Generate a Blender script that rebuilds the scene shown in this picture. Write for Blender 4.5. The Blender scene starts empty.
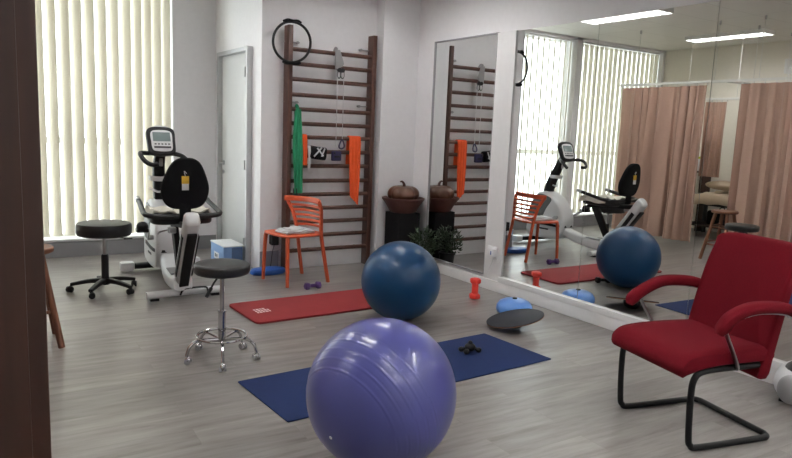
import bpy, bmesh, math, random
from mathutils import Vector, Matrix, noise
C = bpy.context.scene.collection
S = bpy.context.scene
PI = math.pi
random.seed(7)

# ---------------------------------------------------------------- camera
cam_d = bpy.data.cameras.new('camera'); cam = bpy.data.objects.new('camera', cam_d); C.objects.link(cam)
FPX, YAW, PIT, ROL = 664.8, 0.5779982, 0.1452956, -0.0408706
cy, sy, cp, sp = math.cos(YAW), math.sin(YAW), math.cos(PIT), math.sin(PIT)
Fv = Vector((sy*cp, cy*cp, -sp)); Rv = Vector((cy, -sy, 0)); Dv = -Rv.cross(Fv)
cr, sr = math.cos(ROL), math.sin(ROL)
R2 = Rv*cr + Dv*sr; D2 = Dv*cr - Rv*sr
M3 = Matrix((R2, -D2, -Fv)).transposed()
cam.matrix_world = Matrix.Translation((0, 0, 1.45)) @ M3.to_4x4()
cam_d.sensor_fit = 'HORIZONTAL'; cam_d.sensor_width = 36; cam_d.lens = FPX/792*36
cam_d.clip_start = 0.05; cam_d.clip_end = 200
S.camera = cam
# ---------------------------------------------------------------- light and exposure
LAMP = 38.0
SKY = 4.1
S.view_settings.view_transform = 'Standard'
S.view_settings.look = 'None'
S.view_settings.exposure = 0.58
S.view_settings.gamma = 1.0
S.view_settings.use_curve_mapping = False
w = bpy.data.worlds.new('world'); S.world = w; w.use_nodes = True
bg = w.node_tree.nodes['Background']; bg.inputs[0].default_value = (0.93, 0.97, 1.0, 1); bg.inputs[1].default_value = SKY

# ---------------------------------------------------------------- materials
def mat(name, col, rough=.5, metal=0., var=0., scale=20., bump=0., bscale=200., spec=.5, emit=None, trans=0., coat=0., sheen=0., stretch=None):
    m = bpy.data.materials.new(name); m.use_nodes = True
    nt = m.node_tree; n = nt.nodes; L = nt.links; b = n['Principled BSDF']
    c4 = (*col, 1)
    b.inputs['Base Color'].default_value = c4
    b.inputs['Roughness'].default_value = rough
    b.inputs['Metallic'].default_value = metal
    b.inputs['Specular IOR Level'].default_value = spec
    b.inputs['Coat Weight'].default_value = coat
    b.inputs['Sheen Weight'].default_value = sheen
    b.inputs['Transmission Weight'].default_value = trans
    if emit:
        b.inputs['Emission Color'].default_value = (*emit[0], 1); b.inputs['Emission Strength'].default_value = emit[1]
    tc = n.new('ShaderNodeTexCoord')
    src = tc.outputs['Object']
    if stretch:
        mp = n.new('ShaderNodeMapping'); mp.inputs['Scale'].default_value = stretch
        L.new(src, mp.inputs[0]); src = mp.outputs[0]
    nz = n.new('ShaderNodeTexNoise'); nz.inputs['Scale'].default_value = scale; nz.inputs['Detail'].default_value = 4
    L.new(src, nz.inputs['Vector'])
    v = var if var else .04
    mx = n.new('ShaderNodeMix'); mx.data_type = 'RGBA'
    mx.inputs[6].default_value = tuple(max(0, x*(1-v)) for x in col)+(1,)
    mx.inputs[7].default_value = tuple(min(1, x*(1+v)) for x in col)+(1,)
    L.new(nz.outputs[0], mx.inputs[0]); L.new(mx.outputs[2], b.inputs['Base Color'])
    if bump:
        n2 = n.new('ShaderNodeTexNoise'); n2.inputs['Scale'].default_value = bscale; n2.inputs['Detail'].default_value = 3
        L.new(src, n2.inputs['Vector'])
        bp = n.new('ShaderNodeBump'); bp.inputs['Strength'].default_value = bump; bp.inputs['Distance'].default_value = .01
        L.new(n2.outputs[0], bp.inputs['Height']); L.new(bp.outputs[0], b.inputs['Normal'])
    return m

def mat_floor():
    m = bpy.data.materials.new('floor_vinyl'); m.use_nodes = True
    nt = m.node_tree; n = nt.nodes; L = nt.links; b = n['Principled BSDF']
    tc = n.new('ShaderNodeTexCoord')
    mp = n.new('ShaderNodeMapping'); mp.inputs['Rotation'].default_value = (0, 0, .03); L.new(tc.outputs['Object'], mp.inputs[0])
    br = n.new('ShaderNodeTexBrick'); br.inputs['Scale'].default_value = 1; br.offset = .37; br.inputs['Brick Width'].default_value = 1.22
    br.inputs['Row Height'].default_value = .18; br.inputs['Mortar Size'].default_value = .0016; br.inputs['Mortar Smooth'].default_value = .3
    br.inputs['Color1'].default_value = (0, 0, 0, 1); br.inputs['Color2'].default_value = (1, 1, 1, 1); br.inputs['Mortar'].default_value = (.5, .5, .5, 1)
    L.new(mp.outputs[0], br.inputs[0])
    # grain: each plank has its own offset
    add = n.new('ShaderNodeVectorMath'); add.operation = 'MULTIPLY_ADD'
    L.new(br.outputs['Color'], add.inputs[0]); add.inputs[1].default_value = (7, 13, 3); L.new(mp.outputs[0], add.inputs[2])
    st = n.new('ShaderNodeMapping'); st.inputs['Scale'].default_value = (1.1, 9, 1); L.new(add.outputs[0], st.inputs[0])
    nz = n.new('ShaderNodeTexNoise'); nz.inputs['Scale'].default_value = 2.2; nz.inputs['Detail'].default_value = 7; nz.inputs['Roughness'].default_value = .62
    L.new(st.outputs[0], nz.inputs['Vector'])
    cr_ = n.new('ShaderNodeValToRGB'); e = cr_.color_ramp
    e.elements[0].position = .30; e.elements[0].color = (.150, .134, .122, 1)
    e.elements[1].position = .68; e.elements[1].color = (.285, .268, .254, 1)
    k = e.elements.new(.48); k.color = (.222, .205, .191, 1)
    L.new(nz.outputs[0], cr_.inputs[0])
    tint = n.new('ShaderNodeMapRange'); tint.inputs[3].default_value = .86; tint.inputs[4].default_value = 1.10; L.new(br.outputs['Color'], tint.inputs[0])
    mm = n.new('ShaderNodeMix'); mm.data_type = 'RGBA'; mm.blend_type = 'MULTIPLY'; mm.inputs[0].default_value = 1
    L.new(cr_.outputs[0], mm.inputs[6]); L.new(tint.outputs[0], mm.inputs[7])
    dk = n.new('ShaderNodeMix'); dk.data_type = 'RGBA'; dk.inputs[7].default_value = (.17, .15, .13, 1)
    fac = n.new('ShaderNodeMath'); fac.operation = 'MULTIPLY'; fac.inputs[1].default_value = .6; L.new(br.outputs['Fac'], fac.inputs[0])
    L.new(fac.outputs[0], dk.inputs[0]); L.new(mm.outputs[2], dk.inputs[6]); L.new(dk.outputs[2], b.inputs['Base Color'])
    rr = n.new('ShaderNodeMapRange'); rr.inputs[3].default_value = .24; rr.inputs[4].default_value = .40; L.new(nz.outputs[0], rr.inputs[0])
    L.new(rr.outputs[0], b.inputs['Roughness'])
    bp = n.new('ShaderNodeBump'); bp.inputs['Strength'].default_value = .12; bp.inputs['Distance'].default_value = .004
    L.new(nz.outputs[0], bp.inputs['Height']); L.new(bp.outputs[0], b.inputs['Normal'])
    return m

def mat_ceiling():
    m = mat('ceiling_board', (.74, .73, .70), .8)
    nt = m.node_tree; n = nt.nodes; L = nt.links; b = n['Principled BSDF']
    tc = n.new('ShaderNodeTexCoord'); br = n.new('ShaderNodeTexBrick'); br.offset = 0; br.inputs['Scale'].default_value = 1
    br.inputs['Brick Width'].default_value = 1.2; br.inputs['Row Height'].default_value = .6; br.inputs['Mortar Size'].default_value = .004
    br.inputs['Color1'].default_value = (.74, .73, .70, 1); br.inputs['Color2'].default_value = (.72, .71, .68, 1); br.inputs['Mortar'].default_value = (.52, .51, .48, 1)
    L.new(tc.outputs['Object'], br.inputs[0]); L.new(br.outputs[0], b.inputs['Base Color'])
    return m

def mat_vane():
    m = bpy.data.materials.new('vane_fabric'); m.use_nodes = True
    nt = m.node_tree; n = nt.nodes; L = nt.links; b = n['Principled BSDF']; out = n['Material Output']
    b.inputs['Base Color'].default_value = (.80, .775, .70, 1); b.inputs['Roughness'].default_value = .8
    tr = n.new('ShaderNodeBsdfTranslucent'); tr.inputs[0].default_value = (.85, .82, .72, 1)
    tc = n.new('ShaderNodeTexCoord'); mp = n.new('ShaderNodeMapping'); mp.inputs['Scale'].default_value = (300, 300, 4); L.new(tc.outputs['Object'], mp.inputs[0])
    nz = n.new('ShaderNodeTexNoise'); nz.inputs['Scale'].default_value = 1; L.new(mp.outputs[0], nz.inputs['Vector'])
    rp = n.new('ShaderNodeMapRange'); rp.inputs[3].default_value = .26; rp.inputs[4].default_value = .36; L.new(nz.outputs[0], rp.inputs[0])
    mx = n.new('ShaderNodeMixShader'); L.new(rp.outputs[0], mx.inputs[0])
    L.new(b.outputs[0], mx.inputs[1]); L.new(tr.outputs[0], mx.inputs[2]); L.new(mx.outputs[0], out.inputs[0])
    return m

def mat_glass():
    m = bpy.data.materials.new('window_glass'); m.use_nodes = True
    nt = m.node_tree; n = nt.nodes; L = nt.links; out = n['Material Output']; n.remove(n['Principled BSDF'])
    t = n.new('ShaderNodeBsdfTransparent'); t.inputs[0].default_value = (.97, .99, .98, 1)
    g = n.new('ShaderNodeBsdfGlossy'); g.inputs['Roughness'].default_value = .02
    mx = n.new('ShaderNodeMixShader'); mx.inputs[0].default_value = .06
    L.new(t.outputs[0], mx.inputs[1]); L.new(g.outputs[0], mx.inputs[2]); L.new(mx.outputs[0], out.inputs[0])
    return m

def mat_wood(name, c1, c2, rough=.45, stretch=(18, 18, 1.2)):
    m = mat(name, c1, rough)
    nt = m.node_tree; n = nt.nodes; L = nt.links; b = n['Principled BSDF']
    tc = n.new('ShaderNodeTexCoord'); mp = n.new('ShaderNodeMapping'); mp.inputs['Scale'].default_value = stretch; L.new(tc.outputs['Object'], mp.inputs[0])
    nz = n.new('ShaderNodeTexNoise'); nz.inputs['Scale'].default_value = 2.5; nz.inputs['Detail'].default_value = 6; L.new(mp.outputs[0], nz.inputs['Vector'])
    r = n.new('ShaderNodeValToRGB'); r.color_ramp.elements[0].position = .35; r.color_ramp.elements[0].color = (*c1, 1)
    r.color_ramp.elements[1].position = .7; r.color_ramp.elements[1].color = (*c2, 1)
    L.new(nz.outputs[0], r.inputs[0]); L.new(r.outputs[0], b.inputs['Base Color'])
    return m

M = {}
M['wall'] = mat('wall_paint', (.83, .825, .84), .85, bump=.03, bscale=90)
M['wall_warm'] = mat('wall_paint_beige', (.76, .73, .66), .85, bump=.03, bscale=90)
M['base_grey'] = mat('baseboard_grey', (.27, .27, .28), .5)
M['white_trim'] = mat('white_trim', (.78, .78, .78), .4)
M['floor'] = mat_floor(); M['ceiling'] = mat_ceiling(); M['vane'] = mat_vane(); M['glass'] = mat_glass()
M['mirror'] = mat('mirror_silver', (.86, .875, .86), .008, 1.0, var=.004)
M['alu'] = mat('aluminium', (.50, .50, .51), .35, .8)
M['door'] = mat('door_laminate', (.55, .555, .55), .45)
M['darkwood'] = mat_wood('dark_wood', (.036, .012, .006), (.058, .019, .010))
M['brownwood'] = mat_wood('brown_wood', (.13, .045, .022), (.22, .085, .042), .5)
M['barwood'] = mat_wood('bar_wood', (.060, .024, .017), (.105, .042, .028), .42)
M['black_vinyl'] = mat('black_vinyl', (.008, .008, .009), .42, var=.2, bump=.06, bscale=120)
M['black_plastic'] = mat('black_plastic', (.011, .011, .012), .45, spec=.3, var=.15)
M['black_fabric'] = mat('black_fabric', (.009, .009, .010), .9, spec=.15, var=.2, bump=.2, bscale=300)
M['chrome'] = mat('chrome', (.62, .62, .64), .12, 1.0, var=.02)
M['steel'] = mat('steel', (.42, .42, .43), .3, 1.0, var=.05)
M['bike_white'] = mat('bike_white', (.72, .73, .74), .35)
M['side_grey'] = mat('side_grey', (.10, .12, .12), .4)
M['bike_grey'] = mat('bike_grey', (.36, .36, .37), .4)
M['orange_plastic'] = mat('orange_plastic', (.56, .085, .025), .42)
M['orange_cloth'] = mat('orange_cloth', (.72, .085, .012), .85, var=.15, bump=.2, bscale=120)
M['green_cloth'] = mat('green_cloth', (.010, .23, .10), .75, var=.12)
M['red_fabric'] = mat('red_fabric', (.135, .003, .009), .95, var=.18, scale=140, bump=.15, bscale=400, spec=.2)
M['red_rubber'] = mat('red_rubber', (.24, .024, .026), .75, spec=.25, var=.10, bump=.08, bscale=150)
M['red_vinyl'] = mat('red_vinyl', (.75, .045, .03), .4)
M['blue_rubber'] = mat('blue_rubber', (.012, .026, .096), .8, spec=.2, var=.08, bump=.08, bscale=180)
M['blue_pad'] = mat('blue_pad', (.010, .075, .33), .45)
M['blue_dome'] = mat('blue_dome', (.10, .25, .62), .28)
M['purple_ball'] = mat('purple_ball', (.070, .076, .27), .30, var=.05, scale=5, coat=.3)
M['blue_ball'] = mat('blue_ball', (.004, .042, .115), .36, spec=.3, var=.05, scale=5, coat=.1)
M['purple_vinyl'] = mat('purple_vinyl', (.085, .030, .16), .4)
M['terracotta'] = mat('terracotta', (.075, .026, .020), .45, var=.25, scale=12)
M['pumpkin'] = mat('pumpkin', (.10, .040, .022), .32, var=.35, scale=14)
M['curtain'] = mat('curtain_fabric', (.46, .30, .235), .9, var=.07, scale=60, sheen=.2)
M['rail'] = mat('rail_white', (.72, .72, .70), .4, .0)
M['leaf'] = mat('leaf', (.022, .042, .016), .5, var=.5, scale=9)
M['soil'] = mat('soil', (.03, .02, .015), .9, var=.3)
M['towel'] = mat('towel', (.55, .56, .57), .95, var=.12, bump=.5, bscale=90)
M['towel_beige'] = mat('towel_beige', (.66, .63, .55), .95, var=.1, bump=.5, bscale=90)
M['sheet'] = mat('bed_sheet', (.50, .41, .31), .9, var=.12, scale=6)
M['carton_blue'] = mat('carton_blue', (.20, .34, .60), .6)
M['carton_dark'] = mat('carton_dark_blue', (.07, .13, .25), .6)
M['paper'] = mat('paper_white', (.74, .75, .76), .7)
M['screen'] = mat('lcd_screen', (.20, .25, .25), .15)
M['tag_yellow'] = mat('tag_yellow', (.70, .42, .03), .6)
M['louvre'] = mat('lamp_louvre', (.80, .80, .80), .35, .2)
M['tube'] = mat('lamp_tube', (1, 1, 1), .5, emit=((1.0, .985, .975), LAMP))
M['nylon'] = mat('nylon_white', (.75, .75, .76), .6)
M['violet'] = mat('violet_plastic', (.02, .015, .08), .5)
M['green_plastic'] = mat('green_plastic', (.45, .62, .03), .4)
M['bottle_blue'] = mat('bottle_blue_grey', (.16, .20, .25), .3)
M['board_top'] = mat('board_top', (.028, .030, .038), .6, var=.12, spec=.25)
M['board_edge'] = mat('board_edge', (.24, .11, .05), .6)
M['leather_brown'] = mat('couch_brown', (.05, .035, .03), .5)
M['purple_cloth'] = mat('dark_mauve_cloth', (.10, .06, .07), .9)
M['print_white'] = mat('print_white', (.85, .72, .70), .6)
M['print_grey'] = mat('print_grey', (.55, .55, .62), .6)
M['print_dark'] = mat('print_dark', (.05, .05, .06), .6)

# ---------------------------------------------------------------- helpers
def bm_obj(name, bm, m, parent=None, sharp=35):
    me = bpy.data.meshes.new(name)
    bmesh.ops.recalc_face_normals(bm, faces=bm.faces)
    bm.to_mesh(me); bm.free()
    for p in me.polygons: p.use_smooth = True
    me.set_sharp_from_angle(angle=math.radians(sharp))
    o = bpy.data.objects.new(name, me); C.objects.link(o)
    me.materials.append(M[m] if isinstance(m, str) else m)
    if parent: o.parent = parent
    return o
def new(): return bmesh.new()
def T(loc=(0, 0, 0), rot=(0, 0, 0)):
    from mathutils import Euler
    return Matrix.Translation(loc) @ Euler(rot).to_matrix().to_4x4()
def box(bm, c, s, bev=0., mtx=None, seg=2):
    t = bmesh.new(); bmesh.ops.create_cube(t, size=1)
    bmesh.ops.scale(t, vec=s, verts=t.verts)
    if bev > 0: bmesh.ops.bevel(t, geom=t.edges[:], offset=bev, segments=seg, profile=.6, affect='EDGES')
    mx = Matrix.Translation(c)
    if mtx is not None: mx = mtx @ mx
    t.transform(mx); me = bpy.data.meshes.new('t'); t.to_mesh(me); t.free(); bm.from_mesh(me); bpy.data.meshes.remove(me)
    return bm
def bx(a, b, bev=0.):
    bm = new(); c = [(a[i]+b[i])/2 for i in range(3)]; s = [abs(b[i]-a[i]) for i in range(3)]
    return box(bm, c, s, bev)
def cat(pts, n=6, closed=False):
    P = [Vector(p) for p in pts]; out = []
    N = len(P)
    rng = range(N if closed else N-1)
    for i in rng:
        if closed: p0, p1, p2, p3 = P[(i-1) % N], P[i], P[(i+1) % N], P[(i+2) % N]
        else:
            p1, p2 = P[i], P[i+1]
            p0 = P[i-1] if i > 0 else p1*2-p2
            p3 = P[i+2] if i+2 < N else p2*2-p1
        for k in range(n):
            t = k/n
            out.append(.5*((2*p1)+(-p0+p2)*t+(2*p0-5*p1+4*p2-p3)*t*t+(-p0+3*p1-3*p2+p3)*t**3))
    if not closed: out.append(P[-1])
    return out
def sweep(bm, pts, sec, closed=False, up=None, scale=None, caps=True):
    """sweep a closed 2D section [(u,v)] along points; u along side, v along up"""
    P = [Vector(p) for p in pts]; N = len(P); rings = []
    upv = Vector(up) if up else None; prev = None
    for i in range(N):
        if closed: t = P[(i+1) % N]-P[i-1]
        else: t = P[min(i+1, N-1)]-P[max(i-1, 0)]
        t.normalize()
        if upv is not None: n_ = upv - t*upv.dot(t)
        elif prev is None:
            a = Vector((0, 0, 1)) if abs(t.z) < .9 else Vector((1, 0, 0)); n_ = a-t*a.dot(t)
        else: n_ = prev-t*prev.dot(t)
        if n_.length < 1e-6: n_ = prev or Vector((1, 0, 0))
        n_.normalize(); prev = n_; s_ = t.cross(n_)
        k = scale[i] if scale else 1
        if not isinstance(k, (tuple, list)): k = (k, k)
        rings.append([bm.verts.new(P[i]+s_*u*k[0]+n_*v*k[1]) for u, v in sec])
    m_ = len(sec)
    for i in range(N if closed else N-1):
        a, b = rings[i], rings[(i+1) % N]
        for j in range(m_):
            bm.faces.new((a[j], a[(j+1) % m_], b[(j+1) % m_], b[j]))
    if not closed and caps:
        bm.faces.new(rings[0]); bm.faces.new(rings[-1][::-1])
    return bm
def circ(r, n=10, r2=None): return [(r*math.cos(2*PI*i/n), (r2 or r)*math.sin(2*PI*i/n)) for i in range(n)]
def rrect(w_, h_, r, k=3):
    out = []
    for cx_, cy_, a0 in ((w_/2-r, h_/2-r, 0), (-w_/2+r, h_/2-r, PI/2), (-w_/2+r, -h_/2+r, PI), (w_/2-r, -h_/2+r, 1.5*PI)):
        for i in range(k+1):
            a = a0+PI/2*i/k; out.append((cx_+r*math.cos(a), cy_+r*math.sin(a)))
    return out
def tube(bm, pts, r, n=10, closed=False, scale=None): return sweep(bm, pts, circ(r, n), closed, scale=scale)
def lathe(bm, prof, n=32, mtx=None, fn=None):
    """profile [(r,z)]; r=0 ends are poles"""
    mx = mtx or Matrix.Identity(4); rings = []
    for r, z in prof:
        if r <= 1e-6: rings.append([bm.verts.new(mx @ Vector((0, 0, z)))])
        else:
            ring = []
            for i in range(n):
                a = 2*PI*i/n; k = fn(a, r, z) if fn else 1
                ring.append(bm.verts.new(mx @ Vector((r*k*math.cos(a), r*k*math.sin(a), z))))
            rings.append(ring)
    for a, b in zip(rings, rings[1:]):
        for i in range(n):
            j = (i+1) % n
            if len(a) == 1 and len(b) == 1: continue
            if len(a) == 1: bm.faces.new((a[0], b[i], b[j]))
            elif len(b) == 1: bm.faces.new((a[i], a[j], b[0]))
            else: bm.faces.new((a[i], a[j], b[j], b[i]))
    if len(rings[0]) > 1: bm.faces.new(rings[0][::-1])
    if len(rings[-1]) > 1: bm.faces.new(rings[-1])
    return bm
def cyl(bm, a, b, r, n=16, r2=None):
    a = Vector(a); b = Vector(b); d = b-a
    q = d.to_track_quat('Z', 'Y').to_matrix().to_4x4()
    return lathe(bm, [(r, 0), (r2 if r2 is not None else r, d.length)], n, Matrix.Translation(a) @ q)
def ell(bm, c, r, mtx=None, u=20, v=12):
    t = bmesh.new(); bmesh.ops.create_uvsphere(t, u_segments=u, v_segments=v, radius=1)
    bmesh.ops.scale(t, vec=r, verts=t.verts); mx = Matrix.Translation(c)
    if mtx is not None: mx = mx @ mtx
    t.transform(mx); me = bpy.data.meshes.new('t'); t.to_mesh(me); t.free(); bm.from_mesh(me); bpy.data.meshes.remove(me); return bm
def prism(bm, poly, a, d, mtx=None, bev=0.):
    """poly in (p,q), thickness along axis a from d[0] to d[1]; a in 'xyz'"""
    t = bmesh.new()
    def pt(p, q, h): return {'x': (h, p, q), 'y': (p, h, q), 'z': (p, q, h)}[a]
    A = [t.verts.new(pt(p, q, d[0])) for p, q in poly]; B = [t.verts.new(pt(p, q, d[1])) for p, q in poly]
    t.faces.new(A); t.faces.new(B[::-1]); n = len(poly)
    for i in range(n): t.faces.new((A[i], B[i], B[(i+1) % n], A[(i+1) % n]))
    bmesh.ops.recalc_face_normals(t, faces=t.faces)
    if bev:
        es = [e for e in t.edges if (e.verts[0] in A) == (e.verts[1] in A)]
        bmesh.ops.bevel(t, geom=es, offset=bev, segments=3, profile=.5, affect='EDGES')
    if mtx is not None: t.transform(mtx)
    me = bpy.data.meshes.new('t'); t.to_mesh(me); t.free(); bm.from_mesh(me); bpy.data.meshes.remove(me); return bm
def smooth_poly(pts, n=5): return [(p.x, p.y) for p in cat([(a, b, 0) for a, b in pts], n, True)]
def sheet(bm, fn, nu, nv, th):
    """closed two-sided sheet: fn(u,v)->Vector ; thickness th by normals"""
    g = [[fn(i/nu, j/nv) for j in range(nv+1)] for i in range(nu+1)]
    def nor(i, j):
        a = g[min(i+1, nu)][j]-g[max(i-1, 0)][j]; b = g[i][min(j+1, nv)]-g[i][max(j-1, 0)]
        c = a.cross(b); return c.normalized() if c.length > 1e-9 else Vector((0, 0, 1))
    A = [[bm.verts.new(g[i][j]+nor(i, j)*th/2) for j in range(nv+1)] for i in range(nu+1)]
    B = [[bm.verts.new(g[i][j]-nor(i, j)*th/2) for j in range(nv+1)] for i in range(nu+1)]
    for i in range(nu):
        for j in range(nv):
            bm.faces.new((A[i][j], A[i+1][j], A[i+1][j+1], A[i][j+1])); bm.faces.new((B[i][j], B[i][j+1], B[i+1][j+1], B[i+1][j]))
    for i in range(nu):
        bm.faces.new((A[i][0], B[i][0], B[i+1][0], A[i+1][0])); bm.faces.new((A[i][nv], A[i+1][nv], B[i+1][nv], B[i][nv]))
    for j in range(nv):
        bm.faces.new((A[0][j], A[0][j+1], B[0][j+1], B[0][j])); bm.faces.new((A[nu][j], B[nu][j], B[nu][j+1], A[nu][j+1]))
    return bm
def tag(o, label, cat_, group=None):
    o['label'] = label; o['category'] = cat_
    if group: o['group'] = group
    return o
def thing(name, label, cat_, loc=(0, 0, 0), rz=0., group=None):
    o = bpy.data.objects.new(name, None); C.objects.link(o); o.location = loc; o.rotation_euler = (0, 0, math.radians(rz))
    o.empty_display_size = .1
    return tag(o, label, cat_, group)
def struct(name, bm, m, parent=None):
    o = bm_obj(name, bm, m, parent)
    if parent is None: o['kind'] = 'structure'
    return o
def dup(root, loc, rz=None, label=None, keep_rot=False):
    r = root.copy(); C.objects.link(r); r.location = loc
    if rz is not None: r.rotation_euler = (0, 0, math.radians(rz))
    if label: r['label'] = label
    for ch in list(root.children):
        c = ch.copy(); C.objects.link(c); c.parent = r
        for g in ch.children:
            d = g.copy(); C.objects.link(d); d.parent = c
    return r

# ---------------------------------------------------------------- room shell
CE = 3.06; XL = -2.26; XM = 4.16; XW = 4.18; YB = 6.26; YW = 7.66; XB = 2.455
struct('floor', bx((XL-.1, -1.7, -.1), (XW+.1, YW+.3, 0)), 'floor')
struct('ceiling', bx((XL-.1, -1.7, CE), (XW+.1, YW+.3, CE+.1)), 'ceiling')
struct('wall_right', bx((XW, -1.7, 0), (XW+.12, YB+.2, CE)), 'wall')
struct('wall_left', bx((XL-.12, -1.7, 0), (XL, YW+.3, CE)), 'wall_warm')
struct('wall_behind', bx((XL, -1.75, 0), (XW, -1.6, CE)), 'wall')
# utility block that carries the bars on its front and the door on its side
bm = new()
box(bm, ((XB+XW)/2, YB+.05, CE/2), (XW-XB, .1, CE))
box(bm, ((3.73+XW)/2, 6.18, CE/2), (XW-3.73, .16, CE))
struct('wall_bars_side', bm, 'wall')
bm = new()
DY0, DY1, DZ = 6.50, 7.44, 2.23
box(bm, (XB+.05, (YB+.1+DY0)/2, CE/2), (.1, DY0-YB-.1, CE)); box(bm, (XB+.05, (DY1+YW)/2, CE/2), (.1, YW-DY1, CE))
box(bm, (XB+.05, (DY0+DY1)/2, (DZ+CE)/2), (.1, DY1-DY0, CE-DZ))
struct('wall_door_side', bm, 'wall')
# window wall
W1 = (-.0, 1.975); W2 = (-2.2, -.12); WZ0, WZ1 = .17, 3.02
bm = new()
box(bm, ((XL+XB+.1)/2, YW+.13, WZ0/2), (XB+.1-XL, .26, WZ0))
box(bm, ((W1[1]+XB+.1)/2, YW+.13, (WZ0+CE)/2), (XB+.1-W1[1], .26, CE-WZ0))
box(bm, ((W1[0]+W2[1])/2, YW+.13, (WZ0+CE)/2), (W1[0]-W2[1], .26, CE-WZ0))
box(bm, ((XL+W2[0])/2, YW+.13, (WZ0+CE)/2), (W2[0]-XL, .26, CE-WZ0))
box(bm, ((XL+W1[1])/2, YW+.13, (WZ1+CE)/2), (W1[1]-XL, .26, CE-WZ1))
struct('wall_window_side', bm, 'wall')
struct('baseboard_window', bx((XL, YW-.015, 0), (XB, YW, .16)), 'base_grey')
struct('baseboard_bars', bx((XB, YB-.012, 0), (2.655, YB, .20)), 'base_grey')
for i, (a, b) in enumerate((W1, W2)):
    bm = new(); yf = YW+.22; t = .05
    box(bm, ((a+b)/2, yf, WZ0+t/2), (b-a, .06, t)); box(bm, ((a+b)/2, yf, WZ1-t/2), (b-a, .06, t))
    box(bm, (a+t/2, yf, (WZ0+WZ1)/2), (t, .06, WZ1-WZ0-2*t)); box(bm, (b-t/2, yf, (WZ0+WZ1)/2), (t, .06, WZ1-WZ0-2*t))
    box(bm, ((a+b)/2, yf, 1.22), (b-a-2*t, .06, .07)); box(bm, ((a+b)/2, yf, (WZ0+1.2)/2+.03), (.04, .05, .98))
    box(bm, ((a+b)/2, yf, (1.25+WZ1)/2-.02), (.04, .05, WZ1-1.25-.05))
    f = struct(f'window_{i+1}', bm, 'white_trim')
    g = bm_obj('window_glass', bx((a+t, yf-.005, WZ0+t), (b-t, yf+.005, WZ1-t)), 'glass', f)
    s = bm_obj('window_sill', bx((a-.02, YW-.03, WZ0), (b+.0, YW+.19, WZ0+.022), .004), 'white_trim', f)
# door on the block side
bm = new()
box(bm, (XB-.008, (DY0+DY1)/2, DZ-.02), (.10, DY1-DY0, .04)); box(bm, (XB-.008, DY0+.02, DZ/2-.02), (.10, .04, DZ-.04)); box(bm, (XB-.008, DY1-.02, DZ/2-.02), (.10, .04, DZ-.04))
d = struct('door_1', bm, 'alu')
bm_obj('door_leaf', bx((XB-.012, DY0+.045, .008), (XB+.030, DY1-.045, DZ-.045), .003), 'door', d)
bm = new(); cyl(bm, (XB-.012, DY1-.11, 1.03), (XB-.020, DY1-.11, 1.03), .028); cyl(bm, (XB-.02, DY1-.11, 1.03), (XB-.065, DY1-.11, 1.03), .010)
tube(bm, cat([(XB-.06, DY1-.11, 1.03), (XB-.062, DY1-.17, 1.03), (XB-.058, DY1-.23, 1.03)], 4), .010)
cyl(bm, (XB-.012, DY1-.11, .93), (XB-.022, DY1-.11, .93), .022)
bm_obj('door_handle', bm, 'steel', d)
for z in (.25, 1.05, 1.98):
    bm = new(); cyl(bm, (XB-.062, DY0+.045, z-.05), (XB-.062, DY0+.045, z+.05), .007); bm_obj('hinge', bm, 'steel', d)
# entrance casing close to the camera (dark brown timber)
struct('wall_entrance', bx((XL, .93, 0), (-.05, 1.0, CE)), 'wall_warm')
bm = new()
box(bm, (-.068, .9, CE/2), (.244, .06, CE), .002)
d = struct('trim_1', bm, 'darkwood')
struct('trim_2', bx((-.05, .895, 0), (.0765, 1.0, CE), .003), 'darkwood')
# white plinth and strips round the mirrors
struct('baseboard_right', bx((XM-.025, -1.6, 0), (XW, YB, .10), .004), 'white_trim')
bm = new(); box(bm, (XM-.005, 2.0, .125), (.05, 5.13, .05), .002)
struct('trim_3', bm, 'white_trim')
bm = new(); box(bm, (XM+.003, 4.662, 1.24), (.034, .244, 2.28), .002)
struct('trim_4', bm, 'white_trim')

# mirrors
def mirror(y0, y1, z0, z1, label, frame=None):
    t = thing('wall_mirror', label, 'mirror', (XM+.004, (y0+y1)/2, z0), 0)
    g = .002; h = (y1-y0)/2
    bm_obj('mirror_glass', bx((-.004, -h+g, 0), (.010, h-g, z1-z0)), 'mirror', t)
    if frame:
        bm = new(); H_ = z1-z0; f = .014
        for c_, s_ in (((0, -h, H_/2), (.03, f, H_+f)), ((0, h, H_/2), (.03, f, H_+f)), ((0, 0, 0), (.03, 2*h-f, f)), ((0, 0, H_), (.03, 2*h-f, f))): box(bm, c_, s_, .002)
        bm_obj('frame', bm, frame, t)
    return t
mirror(4.79, 5.765, .13, 2.38, 'tall narrow framed mirror nearest the wall bars, reflecting the rungs', 'base_grey')
mirror(3.625, 4.535, .15, 2.375, 'frameless wall mirror panel showing the reflected orange chair and bright window')
mirror(2.645, 3.625, .15, 2.375, 'frameless middle mirror panel showing the reflected blue ball and pink curtain')
mirror(1.665, 2.645, .15, 2.375, 'frameless mirror panel directly behind the red armchair')
mirror(.685, 1.665, .15, 2.375, 'frameless mirror panel at the right edge past the red armchair')

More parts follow.
